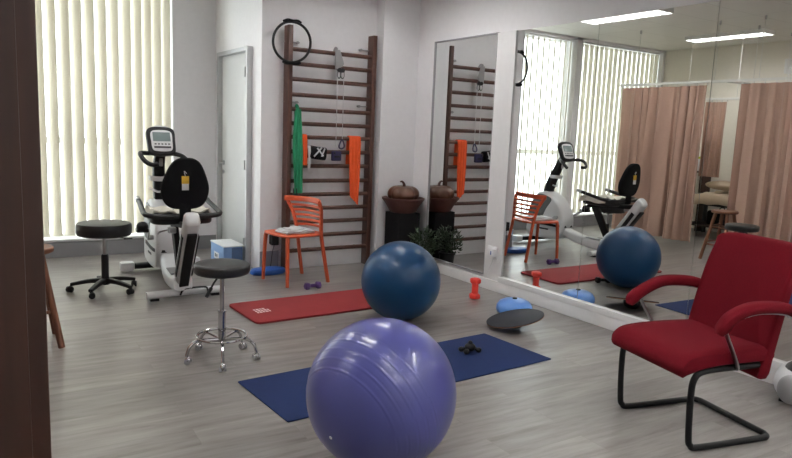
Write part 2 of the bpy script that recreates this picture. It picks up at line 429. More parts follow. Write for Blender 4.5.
# ---------------------------------------------------------------- vertical blinds
def vane_bm(a, h, w_=.127):
    bm = new()
    def fn(u, v):
        s_ = (u-.5)*w_; bow = .018*(1-(2*u-1)**2)
        x = s_*math.cos(a)-bow*math.sin(a); y = s_*math.sin(a)+bow*math.cos(a)
        return Vector((x, y, v*h))
    return sheet(bm, fn, 8, 1, .0012)
def blind(x0, x1, ang, sp_, label):
    yb = YW+.085
    t = thing('vertical_blind', label, 'window blind', ((x0+x1)/2, yb, .215), 0, None)
    H_ = WZ1-.215-.03; n = max(2, round((x1-x0)/sp_)); hw = (x1-x0)/2
    bm_obj('head_rail', bx((-hw, -.02, H_), (hw, .02, H_+.03), .003), 'white_trim', t)
    m0 = None
    for i in range(n):
        x = -hw+(i+.5)*(x1-x0)/n
        if m0 is None:
            o = bm_obj('vane', vane_bm(0, H_-.004), 'vane', t); m0 = o
        else:
            o = m0.copy(); C.objects.link(o); o.parent = t
        o.location = (x, 0, 0); o.rotation_euler = (0, 0, math.radians(ang)+random.uniform(-.05, .05))
    return t
blind(1.56, 1.965, 141, .112, 'narrow cream vertical blind behind the exercise bike console, bright gaps between vanes')
blind(.01, 1.56, 142, .119, 'wide cream vertical blind behind the black swivel stool')
blind(-2.19, -.13, 172, .119, 'cream vertical blind beside the pink curtain, seen in the mirror')

# ---------------------------------------------------------------- ceiling lamps
def lamp(x, y, label):
    t = thing('ceiling_light', label, 'ceiling light', (x, y, CE), 0, None)
    W_, L_ = .30, 1.2; D_ = .060
    bm = new()
    for s_ in (-1, 1):
        box(bm, (s_*W_/2, 0, -D_/2), (.008, L_, D_)); box(bm, (0, s_*L_/2, -D_/2), (W_, .008, D_))
    box(bm, (0, 0, -.002), (W_, L_, .004))
    bm_obj('lamp_frame', bm, 'louvre', t)
    for s_ in (-1, 1):
        bm = new(); cyl(bm, (s_*.07, -L_/2+.015, -.024), (s_*.07, L_/2-.015, -.024), .016, 12); bm_obj('lamp_tube', bm, 'tube', t)
    bm = new()
    for k in range(1, 14): box(bm, (0, -L_/2+k*L_/14, -.046), (W_-.01, .004, .028))
    box(bm, (0, 0, -.046), (.004, L_-.01, .028))
    bm_obj('louvre', bm, 'louvre', t)
    return t
L0 = lamp(-1.13, 5.83, 'louvred ceiling light over the curtained cubicle, seen in the mirror')
dup(L0, (1.18, 5.83, CE), None, 'louvred ceiling light over the exercise bike, partly cut by the mirror top')
for x, y, lb in ((1.18, 3.4, 'louvred ceiling light above the blue exercise ball'),
                 (3.15, 5.02, 'louvred ceiling light between the wall bars and the balance board'),
                 (1.18, .9, 'louvred ceiling light in front of the entrance'), (3.3, .9, 'unseen louvred ceiling light added above the red armchair to brighten the walls'), (1.18, -.9, 'unseen louvred ceiling light added over the entrance passage to brighten the walls'), (3.3, -.9, 'unseen louvred ceiling light added in the corner behind the red armchair as fill'), (-1.13, 3.4, 'louvred ceiling light left of the room centre')):  # armchair, passage and corner lights are unseen, added to brighten walls facing the camera
    dup(L0, (x, y, CE), None, lb)

# ---------------------------------------------------------------- curtains and rails
def rail(name, pts, hangers, label):
    t = thing(name, label, 'curtain rail', (pts[0][0], pts[0][1], 0), 0, None)
    o_ = Vector((pts[0][0], pts[0][1], 0))
    bm = new(); sweep(bm, [Vector(p)-o_ for p in pts], rrect(.022, .035, .004), up=(0, 0, 1)); bm_obj('rail', bm, 'rail', t)
    for (x, y) in hangers:
        bm = new(); z = pts[0][2]
        cyl(bm, Vector((x, y, z))-o_, Vector((x, y, CE-.03))-o_, .004, 8); bm_obj('hanger_rod', bm, 'rail', t)
        bm = new(); cyl(bm, Vector((x, y, CE-.05))-o_, Vector((x, y, CE))-o_, .014, 10); bm_obj('ceiling_hook', bm, 'alu', t)
    return t
RZ = 2.28
rail('curtain_rail', [(-.1, 6.84, RZ), (-.1, 6, RZ), (-.1, 4.8, RZ), (-.1, 3.0, RZ)], [(-.1, 6.55), (-.1, 5.32), (-.1, 4.72), (-.1, 3.6)], 'white curtain rail hung from the ceiling, carrying the long pink curtains')
rail('curtain_rail', [(-.12, 5.16, RZ), (-.9, 5.16, RZ), (XL+.01, 5.16, RZ)], [(-.75, 5.16), (-1.6, 5.16)], 'white cross rail between the treatment cubicles')
def curtain(x, y0, y1, z0, z1, label, folds=7, amp=.06, along='y', seed=0):
    t = thing('curtain', label, 'curtain', (x, (y0+y1)/2, z0) if along == 'y' else ((y0+y1)/2, x, z0), 0)
    hw = (y1-y0)/2; H_ = z1-z0; rnd = random.Random(seed)
    ph = [rnd.uniform(0, 6) for _ in range(4)]
    def fn(u, v):
        u_ = u; u = u+.05*math.sin(5*u+ph[0])+.03*math.sin(11*u+ph[1]); s_ = (u_-.5)*2*hw; a = u*folds*2*PI
        am = amp*(1.15-.75*v)*(1+.45*math.sin(7*u+ph[2]))
        d = am*(math.sin(a+ph[0]+.5*math.sin(2.1*u*PI+ph[1]))+.35*math.sin(2.3*a+ph[2]+v*1.2))+.012*math.sin(3*v+5*u)
        s2 = s_+am*.35*math.sin(2*a+ph[3])
        return Vector((d, s2, v*H_)) if along == 'y' else Vector((s2, d, v*H_))
    bm = new(); sheet(bm, fn, folds*14, 14, .003); bm_obj('curtain_cloth', bm, 'curtain', t, 60)
    for k in range(folds+1):
        s_ = -hw+.01+2*(hw-.01)*k/folds
        bm = new(); box(bm, (0, s_, H_+.010), (.010, .012, .030)); bm_obj('curtain_runner', bm, 'rail', t)
    return t
curtain(-.1, 5.40, 6.80, .10, RZ-.045, 'long dusty pink curtain beside the window blinds, seen behind the reflected blue ball', 9, .075, seed=1)
curtain(-.1, 3.35, 4.93, .12, RZ-.045, 'long dusty pink curtain behind the red armchair backrest in the mirror', 11, .07, seed=2)
curtain(-1.45, 5.92, 6.26, .95, 2.10, 'shorter pink curtain hanging deep in the cubicle behind the long one', 4, .03, 'y', seed=3)
rail('curtain_rail', [(-1.45, 6.9, 2.145), (-1.45, 6.2, 2.145), (-1.45, 5.70, 2.145)], [(-1.45, 6.6), (-1.45, 5.78)], 'short back rail carrying the shorter pink curtain')

# ---------------------------------------------------------------- exercise balls
def ball(name, x, y, r, m, label, axis, lats, rib=.0012, print_at=None):
    t = thing(name, label, 'exercise ball', (x, y, 0), 0)
    prof = []; n = 240
    for i in range(n+1):
        th = PI*i/n; rr = r
        for la in lats:
            dd = abs(math.degrees(th)-la)
            if dd < 1.1: rr += rib*(1-dd/1.1)
            elif dd < 2.0: rr -= rib*.5*(1-(dd-1.1)/.9)
        flat = 1
        prof.append((rr*math.sin(th) if 0 < i < n else 0, rr*math.cos(th)))
    q = Vector(axis).to_track_quat('Z', 'Y').to_matrix().to_4x4()
    bm = new(); lathe(bm, prof, 96, Matrix.Translation((0, 0, r)) @ q)
    for v in bm.verts:
        if v.co.z < .004: v.co.z = .001 + .2*max(0, v.co.z)
    bm_obj('ball_skin', bm, m, t, 60)
    bm = new(); z = Vector(axis).normalized(); c = Vector((0, 0, r))
    cyl(bm, c+z*(r-.004), c+z*(r+.002), .007); bm_obj('plug', bm, 'nylon', t)
    if print_at:
        bm = new()
        for k, (du, dv, L_) in enumerate(((0, 0, .03), (.012, .02, .045), (.03, .035, .025), (.02, .065, .035))):
            d_ = Vector(print_at).normalized(); e1 = d_.cross(Vector((0, 0, 1))).normalized(); e2 = e1.cross(d_)
            pts = [c+(d_*r+e1*(du+q_*.35)+e2*(dv+q_)).normalized()*(r+.0008) for q_ in (0, L_*.33, L_*.66, L_)]
            sweep(bm, pts, [(-.003, -.0008), (.003, -.0008), (.003, .0008), (-.003, .0008)], up=tuple(d_))
        bm_obj('printed_mark', bm, 'print_grey', t)
    return t
ball('exercise_ball', 1.477, 2.327, .325, 'purple_ball', 'large shiny purple-blue exercise ball in the foreground on the blue mat', (-.75, -.25, -.25), [50, 58, 66, 74, 82], print_at=(.78, -.42, -.42))
ball('exercise_ball', 2.805, 4.20, .308, 'blue_ball', 'dark blue exercise ball at the end of the red mat', (.2, .3, .9), [38, 50, 62, 118, 130, 142], .0004)

# ---------------------------------------------------------------- mats
def matt(name, cs, th, m, label, rc=.03, logo=None):
    cx_ = sum(c[0] for c in cs)/4; cy_ = sum(c[1] for c in cs)/4
    t = thing(name, label, 'exercise mat', (cx_, cy_, 0))
    P = [Vector((c[0]-cx_, c[1]-cy_, 0)) for c in cs]; poly = []
    for i in range(4):
        a, b, c = P[i-1], P[i], P[(i+1) % 4]; u = (a-b).normalized(); v = (c-b).normalized()
        for k in range(6):
            f = k/5; p = b+u*rc*(1-f)**2+v*rc*f**2; poly.append((p.x, p.y))
    bm = new(); prism(bm, poly, 'z', (0.001, th), bev=min(.003, th*.3)); bm_obj('mat_sheet', bm, m, t)
    return t, Vector((cx_, cy_, 0))
matt('exercise_mat', [(1.250, 3.505), (1.288, 2.885), (3.205, 2.965), (3.165, 3.60)], .007, 'blue_rubber', 'blue foam exercise mat under the purple ball', .012)
t, ctr = matt('exercise_mat', [(1.735, 5.11), (1.755, 4.51), (3.39, 4.55), (3.37, 5.14)], .018, 'red_rubber', 'thick red rounded-corner exercise mat beside the chrome stool', .06)
bm = new()
for i in range(3):
    for k in range(5):
        if (i, k) in ((2, 4),): continue
        box(bm, (1.86+k*.026-ctr.x, 4.76+i*.042-ctr.y+.004*k, .0185), (.020 if k % 2 else .014, .026, .0012))
bm_obj('printed_logo', bm, 'print_white', t)

# ---------------------------------------------------------------- round balance board and cushions
n_ = Vector((-.181, .137, 1)).normalized(); q = n_.to_track_quat('Z', 'Y').to_matrix().to_4x4()
t = thing('balance_board', 'round dark wobble board tilted to one side on the floor', 'balance board', (3.47, 3.61, 0))
Tm = Matrix.Translation((0, 0, .084)) @ q
bm = new(); lathe(bm, [(0, .004), (.216, .004), (.219, .002), (.219, -.003)], 64, Tm); bm_obj('board_top', bm, 'board_top', t)
bm = new(); lathe(bm, [(0, -.010), (.212, -.010), (.219, -.0085), (.219, -.003), (0, -.003)], 64, Tm); bm_obj('board_underside', bm, 'board_edge', t)
bm = new(); lathe(bm, [(.075, -.010), (.074, -.03), (.062, -.058), (.035, -.076), (0, -.081)], 32, Tm); bm_obj('rocker_base', bm, 'black_plastic', t)
t = thing('balance_cushion', 'glossy light blue domed cushion behind the tilted board', 'balance cushion', (3.78, 3.95, 0))
bm = new(); lathe(bm, [(0, .0), (.12, .0), (.143, .012), (.150, .035), (.146, .065), (.125, .095), (.09, .113), (.045, .121), (0, .123)], 48); bm_obj('dome', bm, 'blue_dome', t, 50)
bm = new(); lathe(bm, [(0, .118), (.02, .1215), (.018, .131), (0, .133)], 16); bm_obj('valve_cap', bm, 'black_plastic', t)
t = thing('balance_cushion', 'flat blue cushion pad on the floor under the orange chair', 'balance cushion', (2.49, 6.12, 0))
bm = new(); lathe(bm, [(0, 0), (.18, 0), (.20, .012), (.20, .034), (.185, .052), (.12, .058), (0, .058)], 48); bm.transform(Matrix.Diagonal((.92, .5, 1, 1))); bm_obj('pad', bm, 'blue_pad', t, 50)

# ---------------------------------------------------------------- massager, dumbbells
t = thing('knobbed_massager', 'small black hand massager with round knobs on the blue mat', 'massager', (2.79, 3.31, .008))
bm = new(); ell(bm, (0, 0, .036), (.038, .038, .028)); dirs = [(1, .55), (1, -.65), (-1, .7), (-1, -.5)]
for a, b in dirs:
    d_ = Vector((a, b, 0)).normalized(); cyl(bm, (0, 0, .034), Vector((0, 0, .020))+d_*.052, .010)
bm_obj('body', bm, 'black_plastic', t)
for a, b in dirs:
    d_ = Vector((a, b, 0)).normalized(); k = new(); ell(k, Vector((0, 0, .018))+d_*.058, (.0205, .0205, .0175), u=14, v=10); bm_obj('knob', k, 'black_plastic', t)
k = new(); ell(k, (0, 0, .068), (.015, .015, .013), u=14, v=10); bm_obj('knob', k, 'black_plastic', t)
def dumbbell(loc, m, label, L_=.16, r=.034, rz=0, upright=False, fat=False):
    t = thing('dumbbell', label, 'dumbbell', loc, rz)
    ax = Matrix.Translation((0, 0, L_/2)) if upright else Matrix.Translation((0, 0, r*.866)) @ Matrix.Rotation(PI/2, 4, 'Y')
    bm = new(); lathe(bm, [(.014, -L_/2+.03), (.0165, -.02), (.0175, 0), (.0165, .02), (.014, L_/2-.03)], 16, ax); bm_obj('grip', bm, m, t)
    if fat:
        bm = new(); cyl(bm, ax @ Vector((0, 0, -.055)), ax @ Vector((0, 0, .055)), .03); bm_obj('sleeve', bm, m, t)
    for s_ in (-1, 1):
        bm = new(); pr = [(r*.72, s_*L_/2), (r*.95, s_*(L_/2-.006)), (r, s_*(L_/2-.014)), (r, s_*(L_/2-.036)), (r*.75, s_*(L_/2-.048)), (.015, s_*(L_/2-.052))]
        if s_ < 0: pr = pr[::-1]
        rot = Matrix.Rotation(PI/6 if not upright else 0, 4, 'Z'); lathe(bm, pr, 6, ax @ rot); bm_obj('weight_head', bm, m, t)
    return t
dumbbell((2.62, 5.37, 0), 'purple_vinyl', 'purple dumbbell on the floor in front of the orange chair', rz=4)
dumbbell((2.86, 4.44, 0), 'black_plastic', 'black dumbbell behind the blue ball, seen in the mirror', rz=20)
dumbbell((3.785, 4.47, 0), 'red_vinyl', 'bright red dumbbell standing on end by the mirror plinth', L_=.185, r=.052, upright=True, fat=True)

# ---------------------------------------------------------------- wall bars
t = thing('wall_bars', 'tall dark wooden wall bars ladder mounted on the grey wall', 'wall bars', (3.18, 6.20, 0))
for s_ in (-1, 1):
    bm = new(); box(bm, (s_*.475, -.005, 1.215), (.046, .115, 2.43), .004); bm_obj('upright', bm, 'barwood', t)
RUNG = [2.198, 2.062, 1.916, 1.768, 1.629, 1.49, 1.359, 1.217, 1.075, .926, .787, .647, .509, .369, .22]
RUNG = [1.45+(z-1.45)*1.0125 for z in RUNG]
for z in RUNG:
    bm = new(); sweep(bm, [(-.45, -.03, z), (.45, -.03, z)], circ(.016, 14, .021), up=(0, 0, 1)); bm_obj('rung', bm, 'barwood', t)
for z in (2.28, 1.70, .93, .20):
    for s_ in (-1, 1):
        bm = new(); box(bm, (s_*.42, .045, z), (.16, .03, .012), .002); cyl(bm, (s_*.36, .03, z), (s_*.36, .06, z), .014); bm_obj('wall_bracket', bm, 'steel', t)
YR = 6.17  # rung plane
# pilates ring
t = thing('exercise_ring', 'black exercise ring hooked over the top left of the wall bars', 'exercise ring', (2.70, 6.105, 2.262))
bm = new(); pts = [(.186*math.cos(a), -.012*math.sin(a)-.02*math.cos(a), .188*math.sin(a)) for a in [2*PI*i/56 for i in range(56)]]
sweep(bm, pts, circ(.0125, 10, .014), True, up=(0, 1, 0)); bm_obj('ring', bm, 'black_plastic', t)
for s_ in (-1, 1):
    bm = new()
    pp = cat([(-.085, .0, s_*.185), (-.05, -.0, s_*.200), (0, -.0, s_*.196), (.05, -.0, s_*.200), (.085, 0, s_*.185)], 4)
    sweep(bm, pp, rrect(.028, .050, .010), up=(0, 1, 0)); bm_obj('grip_pad', bm, 'black_fabric', t)
# green band
def hang_cloth(name, x, ztop, zbot, w0, w1, m, label, cat_, skew=0., back=.25, seed=0, th=.004, cuts=None, zr=None):
    rnd = random.Random(seed); zr = zr or ztop
    t = thing(name, label, cat_, (x, YR, zr), 0)
    Lf = zr-zbot
    def fn(u, v):   # v 0 front bottom .. 1 over the rung .. back
        if v < .75:
            f = v/.75; z = (zbot-zr)+(Lf+.0)*f; y = -.030-.010*(1-f); w_ = w1+(w0-w1)*f
        elif v < .9:
            a = (v-.75)/.15*PI; z = .026*math.sin(a); y = -.028*math.cos(a); w_ = w0
        else:
            f = (v-.9)/.1; z = -f*back; y = .028+.004*f; w_ = w0
        fr = min(1, v/.75)
        b = (u-.5)*w_*(1+.06*math.sin(6*v)); y2 = y-.011*abs(math.sin(u*3.2*PI+seed))*(1-.6*(v >= .72))
        if cuts and v < .75: z -= cuts*(u-.4)*(1-fr)**2
        return Vector((b+skew*(1-fr), y2, z))
    bm = new(); sheet(bm, fn, 18, 44, th); bm_obj('cloth', bm, m, t, 60); return t
def strip(name, x, y, z0, z1, prof, m, label, cat_):
    t = thing(name, label, cat_, (x, y, z1))
    bm = new()
    def fn(u, v):
        k = v*(len(prof)-1); i = min(int(k), len(prof)-2); f = k-i
        c_ = prof[i][0]*(1-f)+prof[i+1][0]*f; w_ = prof[i][1]*(1-f)+prof[i+1][1]*f
        return Vector((c_+(u-.5)*w_, -.014*abs(math.sin(u*2.6*PI+v*1.0)), -v*(z1-z0)))
    sheet(bm, fn, 20, 30, .004); bm_obj('band', bm, m, t, 60); return t
t = strip('resistance_band', 2.778, YR-.055, .80, 1.63, [(.005, .05), (.0, .08), (.0, .10), (.005, .11), (.01, .10), (.015, .095), (.02, .09)], 'green_cloth', 'long green resistance band hanging at the left of the wall bars', 'resistance band')
bm = new()
sweep(bm, cat([(.005, .0, -.01), (.004, .015, .02), (.0, .045, .022), (-.002, .05, -.02), (0, .05, -.10)], 5), rrect(.05, .006, .002), up=(1, 0, 0)); bm_obj('top_loop', bm, 'green_cloth', t)
bm = new(); box(bm, (-.01, 0, -.83), (.05, .02, .10), .006); bm_obj('handle', bm, 'black_plastic', t)
hang_cloth('cloth_strip', 3.445, 1.36, .72, .145, .10, 'orange_cloth', 'long orange cloth draped over a rung at the right of the wall bars', 'cloth', skew=.0, seed=1, cuts=.10, back=.30)
hang_cloth('cloth_strip', 2.865, 1.36, 1.08, .07, .06, 'orange_cloth', 'short orange cloth hanging beside the green band', 'cloth', seed=3, back=.2)
# leg weight with black and white pattern
t = thing('ankle_weight', 'black and white patterned ankle weight wrapped on a rung', 'ankle weight', (3.015, YR, 1.214))
bm = new(); sweep(bm, [(-.085, -.015, .0), (0, -.02, -.012), (.085, -.015, -.02)], rrect(.13, .10, .035, 4), up=(0, 1, 0)); bm_obj('cuff', bm, 'black_fabric', t)
bm = new()
for a, b, c_, d_ in ((-.055, -.045, .03, .045), (-.02, .04, .05, -.04), (.03, -.045, .065, .04)):
    sweep(bm, [(a, -.068, b), (c_, -.069, d_)], rrect(.016, .006, .002), up=(0, 1, 0))
bm_obj('white_print', bm, 'nylon', t)
bm = new(); sweep(bm, cat([(-.09, -.03, .06), (-.10, -.055, 0), (-.095, -.05, -.08), (-.10, -.045, -.17)], 5), rrect(.03, .005, .002), up=(0, 1, 0)); bm_obj('strap', bm, 'nylon', t)
# pulley
t = thing('rope_pulley', 'grey metal rope pulley with white cords hung from the top rung', 'pulley', (3.215, YR, 2.207))
bm = new(); prism(bm, [(-.035, .035), (.02, .035), (.045, -.03), (.07, -.10), (.05, -.13), (-.03, -.16)], 'y', (-.045, -.040)); 
sweep(bm, cat([(-.01, -.042, .03), (-.01, .0, .045), (-.01, .03, .02), (-.01, .028, -.02)], 5), rrect(.045, .004, .001), up=(1, 0, 0)); bm_obj('mount_plate', bm, 'steel', t)
for dx in (.012, .052):
    bm = new(); tube(bm, cat([(dx-.016, -.05, -.17), (dx-.018, -.05, -.225), (dx, -.05, -.245), (dx+.018, -.05, -.225), (dx+.016, -.05, -.17)][::-1], 5), .005, 8); cyl(bm, (dx, -.06, -.165), (dx, -.04, -.165), .022); bm_obj('pulley_wheel', bm, 'black_plastic', t)
for dx, zb in ((-.006, -.93), (.066, -.86)):
    bm = new(); tube(bm, [(dx, -.052, -.15), (dx+.002, -.053, -.5), (dx, -.056, zb)], .003, 6); bm_obj('cord', bm, 'nylon', t)
bm = new(); tube(bm, cat([(.066, -.055, -.86), (.03, -.06, -.93), (.055, -.06, -.955), (.09, -.06, -.93)], 5, True), .008, 8); bm_obj('handle', bm, 'violet', t)
bm = new(); box(bm, (.0, -.06, -1.03), (.105, .04, .10), .012); bm_obj('cord_weight', bm, 'violet', t)
bm = new(); box(bm, (.0, -.062, -1.035), (.06, .042, .02), .002); box(bm, (-.03, -.062, -1.0), (.02, .042, .02), .002); bm_obj('weight_print', bm, 'black_plastic', t)

# ---------------------------------------------------------------- orange chair
t = thing('plastic_chair', 'orange plastic chair with slatted back in front of the wall bars', 'chair', (2.605, 5.74, 0), 189)
o = 'orange_plastic'   # local +x = front
bm = new(); out = smooth_poly([(.23, -.17), (.245, 0), (.23, .17), (.15, .225), (-.10, .215), (-.20, .16), (-.215, 0), (-.20, -.16), (-.10, -.215), (.15, -.225)], 5)
prism(bm, out, 'z', (.452, .474), bev=.008)
for v in bm.verts: v.co.z -= .014*max(0, 1-(v.co.x**2+v.co.y**2)/.045)
bm_obj('seat', bm, o, t)
legsec = rrect(.034, .028, .008)
for s_ in (-1, 1):
    bm = new(); sweep(bm, cat([(.20, s_*.185, .460), (.207, s_*.192, .40), (.212, s_*.205, .2), (.215, s_*.212, 0)], 4), legsec, up=(1, 0, 0), scale=[1.15-.25*i/12 for i in range(13)]); bm_obj('leg', bm, o, t)
    bm = new(); sweep(bm, cat([(-.07, s_*.285, .775), (-.10, s_*.268, .715), (-.13, s_*.235, .62), (-.155, s_*.205, .46), (-.19, s_*.212, .25), (-.235, s_*.222, 0)], 4), legsec, up=(1, 0, 0)); bm_obj('leg', bm, o, t)
bm = new()
def arc(z, hw, xc, dep): return cat([(xc, -hw, z), (xc-dep*.75, -hw*.6, z+.004), (xc-dep, 0, z+.006), (xc-dep*.75, hw*.6, z+.004), (xc, hw, z)], 5)
sweep(bm, arc(.765, .292, -.062, .105), rrect(.022, .052, .008), up=(0, 0, 1)); bm_obj('top_rail', bm, o, t)
for z, hw, xc in ((.703, .266, -.104), (.655, .254, -.115), (.607, .242, -.125), (.560, .230, -.135), (.514, .218, -.145)):
    bm = new(); sweep(bm, arc(z, hw, xc, .085), rrect(.012, .024, .004), up=(0, 0, 1)); bm_obj('back_slat', bm, o, t)
t = thing('folded_towel', 'pale grey folded towel lying on the orange chair seat', 'towel', (2.575, 5.69, .480), 8)
bm = new()
for k, (w_, d_) in enumerate(((.30, .22), (.27, .20), (.20, .15))):
    def fn(u, v, w_=w_, d_=d_, k=k):
        return Vector(((u-.5)*w_+.01*math.sin(7*v+k), (v-.5)*d_+.012*math.sin(6*u+2*k), .010+.013*k+.005*math.sin(9*u+k)*math.cos(7*v)+(-.006 if abs(u-.5) > .45 or abs(v-.5) > .45 else 0)))
    sheet(bm, fn, 16, 12, .013)
bm_obj('towel_folds', bm, 'towel', t, 70)

# ---------------------------------------------------------------- wall adapter
t = thing('power_adapter', 'black plug adapter with hanging cable behind the orange chair', 'adapter', (2.60, YB, .32))
bm = new(); box(bm, (0, -.032, .0), (.075, .06, .11), .008); box(bm, (0, -.006, .0), (.09, .012, .09), .003); bm_obj('plug', bm, 'black_plastic', t)
bm = new(); tube(bm, cat([(-.005, -.04, -.05), (-.02, -.035, -.12), (-.03, -.03, -.22), (-.035, -.035, -.315), (.05, -.05, -.316)], 6), .0035, 6); bm_obj('cable', bm, 'black_plastic', t)
t = thing('wall_socket', 'white double socket low on the strip between the two mirrors', 'socket', (XM-.014, 4.665, .36))
bm = new(); box(bm, (-.008, 0, 0), (.016, .13, .12), .004); box(bm, (-.03, -.03, .0), (.05, .05, .07), .008); bm_obj('socket_plate', bm, 'nylon', t)
bm = new(); box(bm, (-.0555, -.03, .005), (.002, .014, .034)); bm_obj('switch', bm, 'blue_pad', t)
bm = new(); tube(bm, cat([(-.03, -.03, -.03), (-.025, -.02, -.1), (-.02, .03, -.18), (-.02, .04, -.24)], 6), .004, 6); bm_obj('cable', bm, 'nylon', t)

# ---------------------------------------------------------------- carton by the door
t = thing('carton', 'blue and white cardboard carton on the floor by the grey door', 'box', (2.30, 6.75, 0))
bm = new(); box(bm, (-.02, 0, .105), (.20, .42, .21), .003); bm_obj('box_body', bm, 'carton_blue', t)
bm = new(); box(bm, (-.01, 0, .216), (.23, .44, .012), .003); bm_obj('box_lid', bm, 'paper', t)
bm = new(); box(bm, (-.1205, .02, .09), (.003, .15, .07)); bm_obj('label_panel', bm, 'paper', t)
bm = new(); box(bm, (-.1225, .05, .09), (.002, .025, .035)); box(bm, (-.1225, .0, .09), (.002, .03, .03)); bm_obj('print', bm, 'print_dark', t)
bm = new(); box(bm, (.02, -.2115, .10), (.11, .004, .20)); bm_obj('side_flap', bm, 'carton_dark', t)

# ---------------------------------------------------------------- pedestal, bowl, pumpkin, plant
t = thing('pedestal', 'tall square black pedestal in the corner under the clay bowl', 'pedestal', (3.925, 5.90, 0))
bm = new(); box(bm, (0, 0, .30), (.27, .27, .60), .006); bm_obj('column', bm, 'black_fabric', t)
o = thing('bowl', 'wide reddish brown clay bowl on the black pedestal', 'bowl', (3.925, 5.90, .60))
bm = new(); lathe(bm, [(0, 0), (.13, 0), (.145, .015), (.175, .07), (.215, .125), (.228, .14), (.230, .155), (.222, .158), (.208, .145), (.165, .08), (.12, .03), (0, .025)], 48); bm_obj('bowl_body', bm, 'terracotta', o)
o = thing('pumpkin', 'brown ribbed pumpkin with curled stem sitting in the clay bowl', 'pumpkin', (3.925, 5.90, .685))
bm = new(); pr = [(0, .02)]
for i in range(1, 24):
    a = PI*i/24; pr.append((.175*math.sin(a)**.82, .11-.10*math.cos(a)-.03*math.exp(-((PI-a)/.35)**2)))
pr.append((0, .178)); 
lathe(bm, pr, 72, None, lambda a, r, z: 1-.07*abs(math.cos(a*5))**3); bm_obj('flesh', bm, 'pumpkin', o, 60)
bm = new(); tube(bm, cat([(0, 0, .17), (.004, 0, .21), (-.018, 0, .24), (-.045, 0, .243)], 5), .015, 8, scale=[1.3-.8*i/15 for i in range(16)]); bm_obj('stem', bm, 'terracotta', o)
t = thing('potted_plant', 'small bushy dark green plant beside the pedestal against the narrow mirror', 'plant', (4.0, 5.60, 0))
bm = new(); lathe(bm, [(0, 0), (.065, 0), (.085, .17), (.092, .17), (.092, .19), (.08, .19), (.075, .17), (0, .17)], 28); bm_obj('pot', bm, 'black_plastic', t)
bm = new(); rnd = random.Random(5)
for k in range(420):
    a = rnd.uniform(0, 2*PI); rr = .135*math.sqrt(rnd.random()); z = .20+rnd.uniform(0, .30)*(1-.4*rr/.135)
    p = Vector((rr*math.cos(a), rr*math.sin(a), z)); d_ = Vector((math.cos(a), math.sin(a), rnd.uniform(-.3, .9))).normalized(); s_ = d_.cross(Vector((0, 0, 1))).normalized()
    n2 = d_.cross(s_); L_ = rnd.uniform(.03, .055); W_ = L_*.28
    if p.x+L_ > .145 or p.y+L_ > .15: continue
    vs = [p, p+d_*L_*.5+s_*W_+n2*.006, p+d_*L_-n2*.012, p+d_*L_*.5-s_*W_+n2*.006, p+d_*L_*.5-n2*.004]
    V = [bm.verts.new(v) for v in vs]; bm.faces.new((V[0], V[1], V[4])); bm.faces.new((V[1], V[2], V[4])); bm.faces.new((V[2], V[3], V[4])); bm.faces.new((V[3], V[0], V[4]))
for k in range(14):
    a = rnd.uniform(0, 2*PI); rr = rnd.uniform(.02, .10)
    tube(bm, cat([(0, 0, .165), (rr*.4*math.cos(a), rr*.4*math.sin(a), .30), (rr*math.cos(a), rr*math.sin(a), .44)], 3), .003, 5)
bm_obj('foliage', bm, 'leaf', t)

# ---------------------------------------------------------------- swivel stool (black)
t = thing('swivel_stool', 'round black padded stool on a five-star caster base by the window', 'stool', (.965, 5.99, 0), 0)
def cushion(bm, r, z0, z1, n=48):
    h = z1-z0; lathe(bm, [(0, z0), (r*.90, z0), (r*.96, z0+.004), (r, z0+h*.25), (r*1.005, z0+h*.5), (r, z0+h*.78), (r*.965, z1-.004), (r*.90, z1), (r*.5, z1+.004), (0, z1+.005)], n)
bm = new(); cushion(bm, .218, .485, .592); bm_obj('seat', bm, 'black_vinyl', t, 50)
bm = new(); box(bm, (0, 0, .478), (.16, .16, .02), .004); tube(bm, cat([(.03, 0, .475), (.11, .0, .462), (.17, 0, .448)], 4), .004, 6); box(bm, (.19, 0, .444), (.07, .014, .010), .004); bm_obj('lift_lever', bm, 'black_plastic', t)
bm = new(); cyl(bm, (0, 0, .28), (0, 0, .475), .015); bm_obj('gas_column', bm, 'steel', t)
bm = new(); lathe(bm, [(.030, .09), (.030, .31), (.024, .32), (.014, .312)], 20); bm_obj('column_cover', bm, 'black_plastic', t)
def star(t, n, R_, rot, zh, m, tilt=.03):
    bm = new(); lathe(bm, [(.0, zh-.035), (.035, zh-.035), (.042, zh), (.030, zh+.03), (0, zh+.03)], 20)
    for k in range(n):
        a = rot+2*PI*k/n; u = Vector((math.cos(a), math.sin(a), 0))
        pts = cat([u*.02+Vector((0, 0, zh)), u*R_*.5+Vector((0, 0, zh-.005)), u*R_+Vector((0, 0, zh-tilt))], 4)
        sweep(bm, pts, rrect(.046, .036, .009), up=(0, 0, 1), scale=[1.15-.4*i/8 for i in range(9)])
    bm_obj('star_base', bm, m, t)
    for k in range(n):
        a = rot+2*PI*k/n; caster(t, R_*math.cos(a), R_*math.sin(a), a+1.0+k, zh-tilt)
